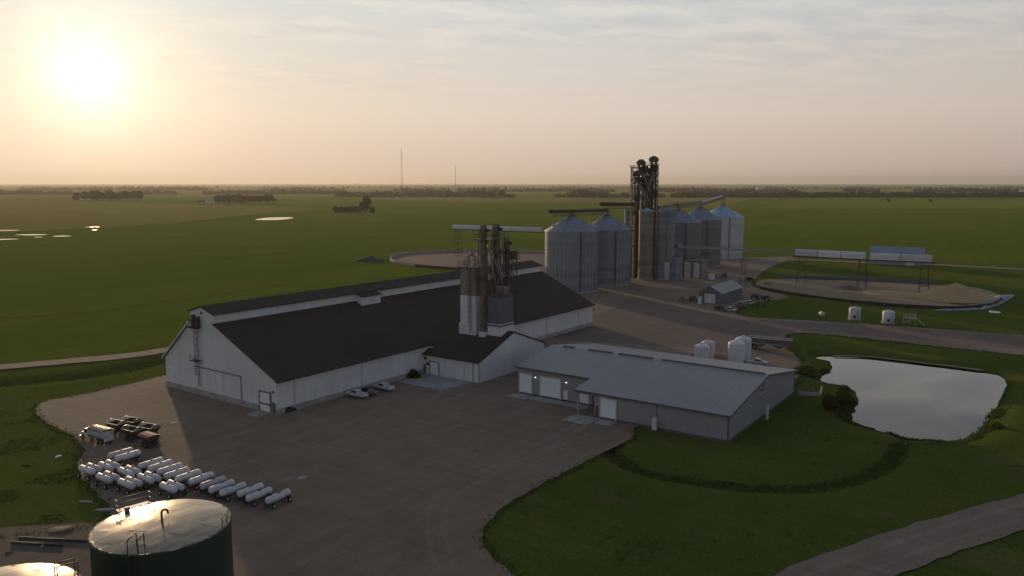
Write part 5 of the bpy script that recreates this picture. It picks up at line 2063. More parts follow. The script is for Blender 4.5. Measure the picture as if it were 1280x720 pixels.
def spreader_cart(label, loc, rot, cover=None):
    t = thing('spreader_cart', label, 'spreader cart', loc, rot, 'dark fertiliser spreader carts')
    L, Wd, z0, z1 = 4.2, 2.5, 0.95, 2.35
    wagon(t, L, Wd, z0, z1).build('hopper', M['dark_steel'], t)
    rb = MB()
    for x in (-1.3, 0, 1.3):
        for s in (-1, 1):
            rb.bar((x, s * (Wd / 2 + 0.04), z0 + 1.0), (x, s * (Wd / 2 + 0.04), z1), 0.1)
    rb.box(-L / 2 - .06, -Wd / 2 - .08, z1 - .08, L / 2 + .06, -Wd / 2 - .01, z1 + .03)
    rb.box(-L / 2 - .06, Wd / 2 + .01, z1 - .08, L / 2 + .06, Wd / 2 + .08, z1 + .03)
    rb.build('hopper_rib', M['grey_steel'], t)
    if cover:
        c = MB()
        c.prism([(-Wd / 2 - .05, z1 + .03), (Wd / 2 + .05, z1 + .03), (Wd / 2 - .3, z1 + .2), (0, z1 + .32), (-Wd / 2 + .3, z1 + .2)], -L / 2, L / 2, 'x')
        c.build('tarp_cover', M[cover], t)
    else:
        for x in (-L / 2, L / 2):
            h = MB()
            pts = [(x, -Wd / 2 + Wd * k / 12, z1 + 0.55 * math.sin(math.pi * k / 12)) for k in range(13)]
            h.path(pts, 0.06, 6)
            h.build('tarp_bow', M['chrome'], t)
        h = MB()
        h.tube((-L / 2, 0, z1 + 0.55), (L / 2, 0, z1 + 0.55), 0.05, n=6)
        h.build('ridge_tube', M['grey_steel'], t)
    f = MB()
    f.box(-L / 2 + .4, -0.5, 0.6, L / 2 - .4, -0.36, 0.8)
    f.box(-L / 2 + .4, 0.36, 0.6, L / 2 - .4, 0.5, 0.8)
    f.bar((L / 2 - .4, 0.4, 0.7), (L / 2 + 1.5, 0, 0.5), 0.12)
    f.bar((L / 2 - .4, -0.4, 0.7), (L / 2 + 1.5, 0, 0.5), 0.12)
    for x in (-0.62, 0.62):
        f.box(x - .08, -1.1, 0.45, x + .08, 1.1, 0.6)
    f.build('chassis', M['dark_steel'], t)
    s = MB()
    s.box(-L / 2 - 0.7, -0.6, 0.55, -L / 2 + 0.3, 0.6, 0.9)
    s.lathe([(0.0, 0.5), (0.35, 0.5), (0.35, 0.54), (0, 0.55)], 12, (-L / 2 - 0.5, -0.4))
    s.lathe([(0.0, 0.5), (0.35, 0.5), (0.35, 0.54), (0, 0.55)], 12, (-L / 2 - 0.5, 0.4))
    s.build('spinner', M['grey_steel'], t)
    for x in (-0.62, 0.62):
        for sd in (-1, 1):
            wheel_parts(t, x, sd * 1.05, 0.52, 0.4, 'grey_steel')
    t.scale = (0.72, 0.80, 0.80)
    return t


for (zx, zy, lab, cov) in [(475, 205, 'dark open spreader cart next to the white tender truck, back row', None), (615, 182, 'dark open spreader cart at the far back of the cart group', None),
                           (618, 262, 'dark open spreader cart in the middle of the front row of carts', None), (768, 238, 'dark open spreader cart on the right of the group behind the maroon covered one', None),
                           (762, 318, 'spreader cart with a flat maroon tarp cover, nearest the nurse tanks', 'maroon')]:
    spreader_cart(lab, (*G(80 + zx / 7.2, 500 + zy / 7.2, 1.8), 0), R(-82) if cov is None else R(-90), cov)


def tender_truck():
    x, y = G(122, 540, 1.5)
    t = thing('tender_truck', 'white tender truck with a tarp top painted tan for sun reflection crossed by dark bows', 'truck', (x, y, 0), R(94))
    f = MB()
    f.box(-4.0, -0.5, 0.7, 3.8, 0.5, 0.95)
    f.build('chassis', M['dark_steel'], t)
    b = MB()
    b.prism([(-0.7, 1.0), (0.7, 1.0), (1.25, 1.7), (1.25, 2.75), (-1.25, 2.75), (-1.25, 1.7)], -3.6, 1.5, 'x')
    bo = b.build('tender_box', M['white'], t)
    r = MB()
    for k in range(6):
        xx = -3.5 + k * 0.98
        for s in (-1, 1):
            r.bar((xx, s * 1.28, 1.7), (xx, s * 1.28, 2.75), 0.1)
    r.build('box_rib', M['offwhite'], bo)
    n = 5
    for k in range(n):
        a, c = -3.6 + 5.1 * k / n, -3.6 + 5.1 * (k + 1) / n
        m = MB()
        m.prism([(-1.28, 2.76), (1.28, 2.76), (0.8, 2.93), (0, 3.02), (-0.8, 2.93)], a + 0.14, c - 0.14, 'x')
        m.build('tarp_panel', M['sun_tint_tarp'], bo)
    m = MB()
    for k in range(n + 1):
        a = -3.6 + 5.1 * k / n
        m.prism([(-1.34, 2.70), (1.34, 2.70), (0.82, 3.0), (0, 3.1), (-0.82, 3.0)], a - 0.13, a + 0.13, 'x')
    m.box(-3.7, 1.26, 2.64, 1.6, 1.36, 2.80)
    m.box(-3.7, -1.36, 2.64, 1.6, -1.26, 2.80)
    m.build('tarp_bow', M['black'], bo)
    c = MB()
    c.prism([(1.75, 0.8), (3.3, 0.8), (3.3, 1.65), (3.0, 2.5), (1.75, 2.55)], -1.1, 1.1, 'y')
    co = c.build('cab', M['white'], t)
    w = MB()
    w.prism([(2.0, 1.7), (3.1, 1.7), (2.87, 2.38), (2.0, 2.4)], -1.115, 1.115, 'y')
    w.build('side_window', M['glass'], co)
    w = MB()
    w._add([(3.32, -0.95, 1.68), (3.32, 0.95, 1.68), (3.05, 0.9, 2.42), (3.05, -0.9, 2.42), (3.2, -0.95, 1.68), (3.2, 0.95, 1.68), (2.95, 0.9, 2.42), (2.95, -0.9, 2.42)],
           [(0, 1, 2, 3), (4, 5, 6, 7), (0, 1, 5, 4), (1, 2, 6, 5), (2, 3, 7, 6), (3, 0, 4, 7)])
    w.build('windscreen', M['glass'], co)
    h = MB()
    h.prism([(3.3, 0.75), (4.75, 0.75), (4.75, 1.35), (4.6, 1.5), (3.3, 1.65)], -0.85, 0.85, 'y')
    h.build('bonnet', M['white'], t)
    h = MB()
    h.box(4.76, -0.5, 0.85, 4.8, 0.5, 1.35)
    h.build('grille', M['black'], t)
    h = MB()
    h.box(4.7, -1.15, 0.5, 4.95, 1.15, 0.75)
    h.build('bumper', M['chrome'], t)
    for s in (-1, 1):
        h = MB()
        h.box(4.72, s * 0.55, 0.95, 4.79, s * 0.8, 1.2)
        h.build('headlight', M['chrome'], t)
        h = MB()
        h.tube((1.65, s * 0.95, 0.9), (1.65, s * 0.95, 3.0), 0.07, n=8)
        h.build('exhaust_stack', M['chrome'], t)
    au = MB()
    au.tube((-3.4, 0.6, 1.1), (-5.0, 0.9, 2.6), 0.22, n=10)
    au.box(-4.3, -0.9, 0.7, -3.6, 0.9, 1.5)
    au.build('unload_auger', M['offwhite'], t)
    for xx in (-2.9, -1.6):
        for s in (-1, 1):
            wheel_parts(t, xx, s * 0.95, 0.52, 0.55)
    for s in (-1, 1):
        wheel_parts(t, 4.0, s * 1.0, 0.52, 0.3)
    t.scale = (0.76, 0.80, 0.80)


tender_truck()


def grain_trailer():
    x, y = G(962, 437)
    t = thing('grain_trailer', 'dark hopper bottom grain trailer with bright top rails parked behind the white poly tanks', 'trailer', (x, y, 0), R(-84))
    L = 11.0
    m = MB()
    m.prism([(-L / 2, 1.5), (-3.9, 1.5), (-2.9, 0.75), (-1.9, 0.75), (-0.6, 1.5), (0.6, 1.5), (1.9, 0.75), (2.9, 0.75), (3.9, 1.5), (L / 2, 1.6), (L / 2, 2.9), (-L / 2, 2.9)], -1.2, 1.2, 'y')
    m.build('hopper_body', M['grey_trim'], t)
    r = MB()
    for s in (-1, 1):
        r.box(-L / 2 - .05, s * 1.2, 2.85, L / 2 + .05, s * 1.3, 3.02)
        r.box(-L / 2, s * 1.2, 1.55, L / 2, s * 1.26, 1.66)
    for k in range(9):
        for s in (-1, 1):
            pass
    r.build('top_rail', M['chrome'], t)
    c = MB()
    c.prism([(-1.22, 2.91), (1.22, 2.91), (0.7, 3.12), (0, 3.2), (-0.7, 3.12)], -L / 2, L / 2, 'x')
    c.build('roll_tarp', M['grey_trim'], t)
    n = MB()
    n.bar((L / 2 - .5, 0.4, 1.2), (L / 2 + 1.6, 0, 1.0), 0.16)
    n.bar((L / 2 - .5, -0.4, 1.2), (L / 2 + 1.6, 0, 1.0), 0.16)
    n.box(-L / 2, -0.45, 0.95, -3.2, 0.45, 1.45)
    n.build('chassis', M['dark_steel'], t)
    e = MB()
    e.box(-L / 2 - .06, -1.1, 1.7, -L / 2, 1.1, 2.8)
    e.build('end_panel', M['offwhite'], t)
    for xx in (-4.8, -3.6):
        for s in (-1, 1):
            wheel_parts(t, xx, s * 0.95, 0.5, 0.5, 'silver')


grain_trailer()


# ================================================================== WHITE POLY TANKS AND SMALL YARD THINGS
def poly_tank(label, loc, r, h, group):
    t = thing('poly_tank', label, 'poly tank', (*loc, 0), 0, group)
    m = MB()
    k = 5
    for i in range(k):
        z = h * 0.86 * i / k
        m.lathe([(r, z), (r, z + h * 0.86 / k - 0.05)], 28)
        m.lathe([(r, z + h * 0.86 / k - 0.05), (r * 0.985, z + h * 0.86 / k - 0.025), (r, z + h * 0.86 / k)], 28)
    pr = [(r, h * 0.86), (r * 0.985, h * 0.885), (r * 0.93, h * 0.91), (r * 0.55, h * 0.97), (0.0, h)]
    m.lathe(pr, 28)
    m.build('tank', M['white'], t)
    m = MB()
    m.lathe([(0.28, h - 0.06), (0.28, h + 0.14), (0.3, h + 0.15), (0.3, h + 0.2), (0, h + 0.22)], 14)
    m.build('lid', M['offwhite'], t)
    a = math.atan2(-loc[1], -loc[0])
    v = MB()
    v.tube((r * math.cos(a) * .98, r * math.sin(a) * .98, 0.35), ((r + .35) * math.cos(a), (r + .35) * math.sin(a), 0.35), 0.08, n=8)
    v.build('outlet_valve', M['black'], t)


PT = 'white poly tanks behind the grey shed'
poly_tank('small white poly tank, front left of the tanks behind the grey shed', (178.3, 70.0), 1.75, 4.0, PT)
poly_tank('small white poly tank, back one of the left pair behind the grey shed', (182.0, 69.9), 1.6, 4.3, PT)
poly_tank('large white poly tank, front one of the right pair behind the grey shed', (180.8, 62.5), 1.95, 5.3, PT)
poly_tank('large white poly tank, back one of the right pair behind the grey shed', (184.6, 62.2), 1.9, 5.7, PT)
a = MB()
a.box(0, 0, -0.2, 0.25, 15.0, 0.8)
a.box(0, 14.75, -0.2, 9.0, 15.0, 0.8)
a.box(8.75, 0, -0.2, 9.0, 14.75, 0.8)
a.box(0.25, 0, -0.2, 8.75, 0.25, 0.8)
o = a.build('containment_kerb', M['concrete'])
o.location = (175.6, 58.6, 0)
tag(o, 'low pale concrete containment kerb round the white poly tanks', 'kerb wall')


def white_tank_box(label, x, y, rot):
    t = thing('upright_tank', label, 'upright tank', (x, y, 0), rot, 'white upright tanks beside the gravel road')
    m = MB()
    m.lathe([(1.65, 0.25), (1.7, 0.3), (1.7, 3.5), (1.55, 3.75), (0.5, 3.95), (0, 4.0)], 24)
    m.build('tank', M['white'], t)
    MB().box(-1.8, -1.8, 0, 1.8, 1.8, 0.25).build('base', M['concrete'], t)
    v = MB()
    v.tube((-1.55, 0.2, 1.15), (-1.95, 0.2, 1.15), 0.42, n=12)
    v.build('manhole', M['black'], t)
    v = MB()
    v.tube((-1.75, -0.8, 0.4), (-1.75, -0.8, 3.6), 0.06, n=6)
    v.build('level_gauge', M['grey_trim'], t)
    v = MB()
    v.lathe([(0.35, 3.9), (0.35, 4.15), (0, 4.2)], 12)
    v.build('lid', M['offwhite'], t)


white_tank_box('white upright tank by the road, left one of two', *G(1068, 399.5), 0.3)
white_tank_box('white upright tank by the road, right one next to the steel stair frame', *G(1110, 404), 0.3)
t = thing('fuel_tank', 'small white fuel tank on dark skids on the grass, left of the upright tanks', 'fuel tank', (*G(1027, 397), 0), 0.6)
m = MB()
capsule(m, 2.2, 1.4, 0, 1.25)
m.build('tank', M['white'], t)
m = MB()
for x in (-0.7, 0.7):
    m.bar((x, -0.7, 0), (x, -0.3, 0.9), 0.12)
    m.bar((x, 0.7, 0), (x, 0.3, 0.9), 0.12)
m.box(-1.1, -0.75, 0, 1.1, -0.6, 0.12)
m.box(-1.1, 0.6, 0, 1.1, 0.75, 0.12)
m.build('skid', M['black'], t)
m = MB()
m.box(1.0, -0.3, 0.6, 1.45, 0.3, 1.5)
m.build('pump', M['black'], t)

t = thing('stair_platform', 'pale steel platform frame with a sloping ladder on the roadside grass', 'platform', (*G(1136, 406), 0), R(-80))
m = MB()
for x in (-1.6, 0, 1.6):
    for y in (-0.9, 0.9):
        m.bar((x, y, 0), (x, y, 3.9 if x != -1.6 else 3.0), 0.13)
m.build('post', M['chrome'], t)
m = MB()
m.box(-1.7, -1.0, 2.1, 1.7, 1.0, 2.2)
m.build('deck', M['grey_steel'], t)
m = MB()
for y in (-0.9, 0.9):
    m.bar((-1.6, y, 3.0), (1.6, y, 3.2), 0.09)
    m.bar((-1.6, y, 0.6), (1.6, y, 2.0), 0.08)
m.build('brace', M['chrome'], t)
m = MB()
for y in (-0.4, 0.4):
    m.bar((1.7, y, 2.2), (4.2, y, 0.1), 0.13)
for k in range(6):
    f = (k + .5) / 6
    m.bar((1.7 + 2.5 * f, -0.4, 2.2 - 2.1 * f), (1.7 + 2.5 * f, 0.4, 2.2 - 2.1 * f), 0.07)
m.build('stair', M['chrome'], t)


# loose things left of the tank
def small(name, label, cat, mb, mat, loc, rot=0.0, group=None):
    o = mb.build(name, M[mat])
    o.location = loc
    o.rotation_euler = (0, 0, rot)
    return tag(o, label, cat, group)


for i, ((ax, ay), (bx, by), lab) in enumerate([((24, 671), (112, 676), 'long dark steel pipe lying on the bare dirt, farther of two'), ((14, 677), (78, 681), 'long dark steel pipe lying on the bare dirt, nearer of two')]):
    p, q = G(ax, ay, .2), G(bx, by, .2)
    mb = MB()
    L = math.dist(p, q)
    mb.tube((0, 0, 0.12), (L, 0, 0.12), 0.14, n=10)
    small('steel_pipe', lab, 'pipe', mb, 'dark_steel', (*p, 0), math.atan2(q[1] - p[1], q[0] - p[0]), 'pipes on the dirt')


def chunk(seed, sx, sy, sz):
    mb = MB()
    r2 = random.Random(seed)
    n = 9
    for (z, f) in ((0, 1.0), (sz, 0.8)):
        pass
    base = [(math.cos(2 * math.pi * i / n) * sx * r2.uniform(.6, 1), math.sin(2 * math.pi * i / n) * sy * r2.uniform(.6, 1)) for i in range(n)]
    vs = [(x, y, -0.05) for x, y in base] + [(x * .9, y * .9, sz * r2.uniform(.6, 1)) for x, y in base] + [(0, 0, sz)]
    fs = [(i, (i + 1) % n, n + (i + 1) % n, n + i) for i in range(n)] + [(n + i, n + (i + 1) % n, 2 * n) for i in range(n)]
    mb._add(vs, fs)
    return mb


small('sheet_scrap', 'pale bent metal sheet lying alone in the rough grass at left', 'scrap sheet', chunk(1, 0.9, 0.4, 0.2), 'offwhite', (*G(73, 571), 0), R(30))
small('rubble', 'pale concrete rubble streak beside the tank stair, larger piece', 'rubble', chunk(2, 2.0, 0.5, 0.15), 'concrete', (*G(134, 637), 0), R(-50))
small('rubble', 'small pale rubble pieces at the grass edge above the larger rubble streak', 'rubble', chunk(3, 1.3, 0.3, 0.12), 'concrete', (*G(108, 627), 0), R(-60))
small('plank_scrap', 'pale scrap board lying near the two dark pipes', 'scrap board', chunk(4, 0.6, 0.2, 0.2), 'wood', (*G(53, 684), 0), R(60))
small('plank_scrap', 'pale scrap board lying at the left edge of the bare dirt', 'scrap board', chunk(5, 0.6, 0.25, 0.15), 'wood', (*G(12, 690), 0), R(10))
small('gravel_heap', 'low pale heap of spilled sand behind the dark pipes', 'heap', chunk(6, 1.8, 0.8, 0.25), 'grain', (*G(75, 662), 0), R(-30))
small('manhole_cover', 'pale round patch of concrete in the open yard beside the white warehouse end', 'concrete patch', chunk(8, 1.2, 0.8, 0.05), 'concrete', (*G(219, 528), 0), 0)
small('manhole_cover', 'pale round patch of concrete in the yard right of the nurse tanks', 'concrete patch', chunk(9, 1.2, 0.8, 0.05), 'concrete', (*G(378, 597), 0), 0)
mb = MB()
mb.box(-1.2, -0.5, 0, 1.2, 0.5, 0.5)
mb.box(-1.1, -0.45, 0.5, 0.2, 0.45, 0.95)
mb.tube((0.8, -0.7, 0.3), (0.8, 0.7, 0.3), 0.3, n=10)
small('skid_pump', 'low dark equipment skid on the ground at the warehouse corner', 'equipment', mb, 'black', (*G(362, 514), 0), R(5))


def implement(label, loc, rot, mat, s):
    t = thing('farm_implement', label, 'farm implement', (*loc, 0), rot, 'dark farm machinery right of the small shed')
    m = MB()
    m.box(-2.8, -0.15, 0.75, 2.8, 0.15, 1.0)
    m.box(-1.8, -1.4, 0.8, -1.6, 1.4, 0.95)
    m.box(1.2, -1.4, 0.8, 1.4, 1.4, 0.95)
    m.bar((2.8, 0, 0.9), (4.4, 0, 0.6), 0.14)
    m.build('frame', M[mat], t)
    h = MB()
    h.prism([(-0.5, 1.0), (0.5, 1.0), (0.95, 2.0), (-0.95, 2.0)], -1.6, 0.9, 'x')
    h.build('hopper', M[mat], t)
    d = MB()
    for k in range(5):
        d.bar((-2.5, -1.3 + k * 0.65, 0.9), (-2.7, -1.3 + k * 0.65, 0.15), 0.1)
    d.build('tine', M['dark_steel'], t)
    for x in (0.4,):
        for sd in (-1, 1):
            wheel_parts(t, x, sd * 1.2, 0.5, 0.35, 'grey_steel')


for i, (px_, py_, rt_, mt, lab) in enumerate([(944, 374, 40, 'dark_steel', 'dark farm implement in the clutter right of the small shed, back left'), (957, 376, -30, 'dark_steel', 'dark farm implement right of the small shed, far right end of the clutter'),
                                              (926, 384, 70, 'grey_steel', 'grey farm implement just right of the small shed front'), (951, 383, 15, 'rust', 'rusty farm implement at the grass edge right of the small shed'),
                                              (905, 347, 30, 'dark_steel', 'dark machine parked below the bright silver bin'), (936, 352, 80, 'dark_steel', 'dark machine parked by the lone conveyor support'),
                                              (866, 377, 10, 'dark_steel', 'dark implement parked just behind the red pickup')]):
    implement(lab, G(px_, py_), R(rt_), mt, 1)
poly_tank('short white tank standing by dark machinery below the dark bins', G(889, 349), 1.5, 2.4, 'white tank by the bins')
poly_tank('slender white tank standing at the left door of the small grey shed', G(874.5, 380), 0.7, 2.3, 'white tank by the small shed')


def far_building(name, label, x, y, rot, L, Wd, E, RZ, wall, roof, door=True, wins=0):
    t = thing(name, label, 'building', (x, y, -0.1), rot)
    MB().prism([(-Wd / 2, 0), (Wd / 2, 0), (Wd / 2, E), (0, RZ), (-Wd / 2, E)], -L / 2, L / 2, 'x').build('wall', M[wall], t)
    for s in (-1, 1):
        r = MB()
        r.prism([(s * (Wd / 2 + .4), E - .1), (0, RZ + .05), (0, RZ + .25), (s * (Wd / 2 + .4), E + .1)], -L / 2 - .4, L / 2 + .4, 'x')
        r.build('roof', M[roof], t)
    if door:
        d = MB()
        d.box(L / 4 - 2, -Wd / 2 - .08, 0, L / 4 + 2, -Wd / 2, E * 0.8)
        d.build('door', M['offwhite'], t)
    for i in range(wins):
        w = MB()
        xx = -L / 2 + L * (i + 0.5) / wins
        w.box(xx - .5, -Wd / 2 - .06, E * .4, xx + .5, -Wd / 2, E * .75)
        w.build('window', M['glass'], t)


fbx, fby = at_depth(1127, 410)
far_building('machine_shed', 'long low pale machine shed behind the right overhead conveyor', fbx, fby, R(-83), 25, 11, 6.2, 8.9, 'grey_siding', 'galv_roof', True, 0)
for (px_, py_, L, Wd, E, RZ, wl, rf, lab, nm) in [
        (107, 250.3, 22, 11, 6, 10, 'white', 'galv_roof', 'white farmhouse against the dark shelterbelt at far left', 'farmhouse'),
        (262, 254.2, 18, 10, 5, 8, 'white', 'galv_roof', 'white farmhouse left of the second dark shelterbelt', 'farmhouse'),
        (251, 254.6, 14, 9, 4, 6, 'grey_siding', 'roof_brown', 'low grey farm shed left of the white farmhouse by the second shelterbelt', 'farm_shed'),
        (857, 246.0, 22, 12, 6, 9, 'white', 'galv_roof', 'white farm building far behind the dark tower, left of two', 'farm_building'),
        (868, 246.2, 26, 12, 5, 8, 'white', 'white', 'white farm building far behind the dark tower, right of two', 'farm_building'),
        (950, 237.0, 40, 20, 9, 14, 'white', 'galv_roof', 'tiny white farm building in the far tree line right of the bins', 'farm_building'),
        (1278, 240.0, 40, 18, 8, 12, 'white', 'galv_roof', 'white farm building in the tree line at the far right edge', 'farm_building')]:
    x, y = G(px_, py_)
    far_building(nm, lab, x, y, HEAD - R(90) + R(12), L, Wd, E, RZ, wl, rf, True, 3)


def mast(label, px_, depth, top_row, w):
    x, y = at_depth(px_, depth)
    z = zat(x, y, top_row)
    t = thing('radio_mast', label, 'radio mast', (x, y, 0), 0.4, 'distant radio masts')
    m = MB()
    cs = [(w * math.cos(k * 2.094), w * math.sin(k * 2.094)) for k in range(3)]
    for c in cs:
        m.bar((*c, 0), (*c, z), w * 0.28)
    n = int(z / (w * 3))
    for i in range(n):
        for k in range(3):
            m.bar((*cs[k], z * i / n), (*cs[(k + 1) % 3], z * (i + 1) / n), w * 0.16)
    m.build('lattice', M['dark_steel'], t)
    g = MB()
    for k in range(3):
        a = k * 2.094 + 0.3
        for f in (0.45, 0.9):
            g.tube((0, 0, z * f), (z * 0.45 * math.cos(a), z * 0.45 * math.sin(a), 0), 0.10, n=4)
    g.build('guy_wire', M['grey_steel'], t)
    b = MB()
    b.box(-w * 1.3, -w * 1.3, z, w * 1.3, w * 1.3, z + 2.5)
    b.box(-w * 1.2, -w * 1.2, z * 0.30, w * 1.2, w * 1.2, z * 0.30 + 3)
    b.build('antenna', M['dark_steel'], t)


mast('tall thin radio mast on the horizon, left and taller of two', 502.5, 2900, 188, 1.1)
mast('thin radio mast on the horizon, right and shorter of two', 569.5, 3300, 207.5, 1.0)


# ================================================================== TREES
def leaf_cloud(seed, n, blobs, size, squash=0.8):
    """crown of many small leaf faces gathered into uneven clumps"""
    r2 = np.random.default_rng(seed)
    vs, fs = [], []
    w = np.array([b[3] ** 2 for b in blobs])
    cnt = (n * w / w.sum()).astype(int)
    for (bx, by, bz, br), k in zip(blobs, cnt):
        d = r2.normal(size=(k, 3))
        d /= np.linalg.norm(d, axis=1)[:, None]
        rad = br * (0.55 + 0.5 * r2.random(k) ** 0.7)
        p = d * rad[:, None] * np.array([1, 1, squash]) + np.array([bx, by, bz])
        nn = d + r2.normal(size=(k, 3)) * 0.55
        nn /= np.linalg.norm(nn, axis=1)[:, None]
        t = np.cross(nn, r2.normal(size=(k, 3)))
        t /= np.linalg.norm(t, axis=1)[:, None] + 1e-9
        b = np.cross(nn, t)
        s = size * (0.6 + 0.8 * r2.random(k))[:, None]
        q = np.stack([p - t * s * .5 - b * s * .3, p + t * s * .5 - b * s * .4, p + t * s * .4 + b * s * .4, p - t * s * .3 + b * s * .5], 1)
        o = len(vs)
        vs += q.reshape(-1, 3).tolist()
        fs += [(o + 4 * i, o + 4 * i + 1, o + 4 * i + 2, o + 4 * i + 3) for i in range(k)]
    return vs, fs


def make_tree(name, label, cat, loc, h, cw, seed, n, size, mat='leaf', group=None, bush=False):
    t = thing(name, label, cat, loc, rnd.uniform(0, 6), group)
    r2 = random.Random(seed)
    tr = MB()
    th = h * (0.30 if not bush else 0.15)
    r0 = h * 0.022 + 0.08
    tr.tube((0, 0, -0.3), (0, 0, th), r0, r0 * 0.75, 8)
    blobs = []
    nb = 9 if not bush else 8
    for k in range(nb):
        a = 2 * math.pi * k / nb + r2.uniform(-.4, .4)
        f = r2.uniform(0.25, 1)
        zz = h * (0.32 + 0.50 * r2.random()) if not bush else h * (0.22 + 0.50 * r2.random())
        rr = cw * 0.5 * 0.66 * f * (1.15 - 0.5 * zz / h)
        b = (rr * math.cos(a), rr * math.sin(a), zz, cw * r2.uniform(0.17, 0.27))
        blobs.append(b)
        tr.tube((0, 0, th * r2.uniform(.6, 1)), (b[0], b[1], b[2]), r0 * 0.45, r0 * 0.12, 5)
    blobs.append((0, 0, h * 0.82, cw * 0.20))
    tr.build('trunk', M['bark'], t)
    m = MB()
    v, f = leaf_cloud(seed, n, blobs, size)
    m._add(v, f, False)
    me = bpy.data.meshes.new('crown')
    me.from_pydata(m.v, [], m.f)
    me.materials.append(M[mat])
    o = bpy.data.objects.new('crown', me)
    COL.objects.link(o)
    o.parent = t
    return t


def gz(p):
    return float(HT(*p))


# bush at the pond
p = G(1053, 517)
make_tree('pond_bush', 'rounded bright green bush on the near left bank of the pond, tallest there', 'bush', (*p, gz(p) - .1), 6.6, 4.9, 3, 5200, 0.30, 'leaf', 'bushes on the pond bank', True)
p = G(1036, 512)
make_tree('pond_bush', 'lower bush left of the tall pond bush, nearer the shed', 'bush', (*p, gz(p) - .1), 2.8, 4.4, 5, 3200, 0.26, 'leaf', 'bushes on the pond bank', True)
p = G(1010, 466)
make_tree('pond_bush', 'wide low bush on the point of the bank behind the shed gable corner', 'bush', (*p, gz(p) - .1), 1.5, 6.5, 8, 3200, 0.26, 'leaf', 'bushes on the pond bank', True)
p = G(1246, 533)
make_tree('pond_bush', 'low sunlit bush on the right bank of the pond', 'bush', (*p, gz(p) - .1), 1.1, 2.6, 10, 1600, 0.26, 'leaf', 'bushes on the pond bank', True)
p = G(517, 472)
make_tree('wall_shrub', 'low dark shrub at the wall where the annex meets the warehouse', 'shrub', (*p, -.1), 1.7, 3.6, 12, 1800, 0.28, 'leaf_dark', None, True)

# lone tree with its hedge, left of middle
x, y = G(457, 265.3)
make_tree('field_tree', 'lone dark round tree at the right end of a hedge in the crop', 'tree', (x, y, 0), zat(x, y, 245.5), 21, 21, 2600, 1.25, 'leaf_dark')
proto = None
for i, (px_, h, lab) in enumerate([(420, 8, 'left end of the hedge'), (426, 8.5, 'second from the left end of the hedge'), (432, 8.5, 'third from the left end of the hedge'), (438, 9, 'in the middle of the hedge'),
                                   (444, 9, 'just left of the lone tree'), (450, 10, 'under the left side of the lone tree'), (466, 8, 'right of the lone tree')]):
    x, y = G(px_, 265.5)
    lab = 'dark hedge shrub in the crop, ' + lab
    if proto is None:
        proto = make_tree('hedge_shrub', lab, 'shrub', (x, y, 0), 9, 12, 31, 900, 1.2, 'leaf_dark', 'shrubs of the hedge by the lone tree', True)
    else:
        dup(proto, lab, (x, y, 0), rnd.uniform(0, 6), h / 9)

# two shelterbelts of single trees
protos = []
belts = []
for (pa, pb, row_, top, nT, desc) in ((92, 176, 251.0, 237.5, 26, 'shelterbelt around the farmstead at far left'), (268, 341, 254.5, 242, 24, 'second shelterbelt, left of the radio masts'), (588, 632, 247.5, 236, 12, 'far clump right of the radio masts'),
                                     (708, 760, 247.8, 236.5, 12, 'far clump left of the tall dark tower')):
    for i in range(nT):
        px_ = pa + (pb - pa) * (i + rnd.uniform(.1, .9)) / nT
        x, y = G(px_, row_ + rnd.uniform(-0.9, 0.3))
        h = zat(x, y, top) * rnd.uniform(0.72, 1.04)
        lab = 'dark tree standing in the ' + desc
        grp = 'trees of the ' + desc
        if len(protos) < 4:
            o = make_tree('shelterbelt_tree', lab, 'tree', (x, y, 0), h, h * 0.75, 40 + i, 1000, 2.0, 'leaf_dark', grp)
            protos.append((o, h))
        else:
            o0, h0 = protos[rnd.randrange(4)]
            o = dup(o0, lab, (x, y, 0), rnd.uniform(0, 6), (h / h0 * rnd.uniform(.9, 1.25), h / h0 * rnd.uniform(.9, 1.25), h / h0))
            o['group'] = grp


# far woods: one mass each
def wood(name, label, runs, mat, seed):
    r2 = random.Random(seed)
    V, Fc = [], []
    for (pa, pb, ra, rb, top_h, dens, spread) in runs:
        A, B = Vector(G(pa, ra)), Vector(G(pb, rb))
        n = max(6, int((B - A).length / dens * 2.2))
        for i in range(n):
            f = (i + r2.random()) / n
            c = A.lerp(B, f)
            gap = mnoise.noise(Vector((c.x * 0.004, c.y * 0.004, seed)))
            if gap < -0.24:
                continue
            h = top_h * (0.62 + 0.5 * r2.random()) * (1 + 0.3 * gap)
            d = c.normalized()
            c = c + d * r2.uniform(0, spread)
            wv = h * r2.uniform(0.6, 1.05)
            for b in range(3):
                cx_, cy_, cz_ = c.x + r2.uniform(-.5, .5) * wv, c.y + r2.uniform(-.5, .5) * wv, h * (0.36 + 0.2 * b)
                rr = wv * (0.75 - 0.17 * b)
                o = len(V)
                lat, lon = 4, 7
                for j in range(lat + 1):
                    th = math.pi * j / lat
                    for k in range(lon):
                        ph = 2 * math.pi * k / lon
                        q = rr * r2.uniform(.72, 1.2)
                        V.append((cx_ + q * math.sin(th) * math.cos(ph), cy_ + q * math.sin(th) * math.sin(ph), max(-0.2, cz_ + q * math.cos(th) * 0.8)))
                for j in range(lat):
                    for k in range(lon):
                        Fc.append((o + j * lon + k, o + (j + 1) * lon + k, o + (j + 1) * lon + (k + 1) % lon, o + j * lon + (k + 1) % lon))
    me = bpy.data.meshes.new(name)
    me.from_pydata(V, [], Fc)
    me.materials.append(M[mat])
    o = bpy.data.objects.new(name, me)
    COL.objects.link(o)
    return tag(o, label, 'wood', kind='stuff')


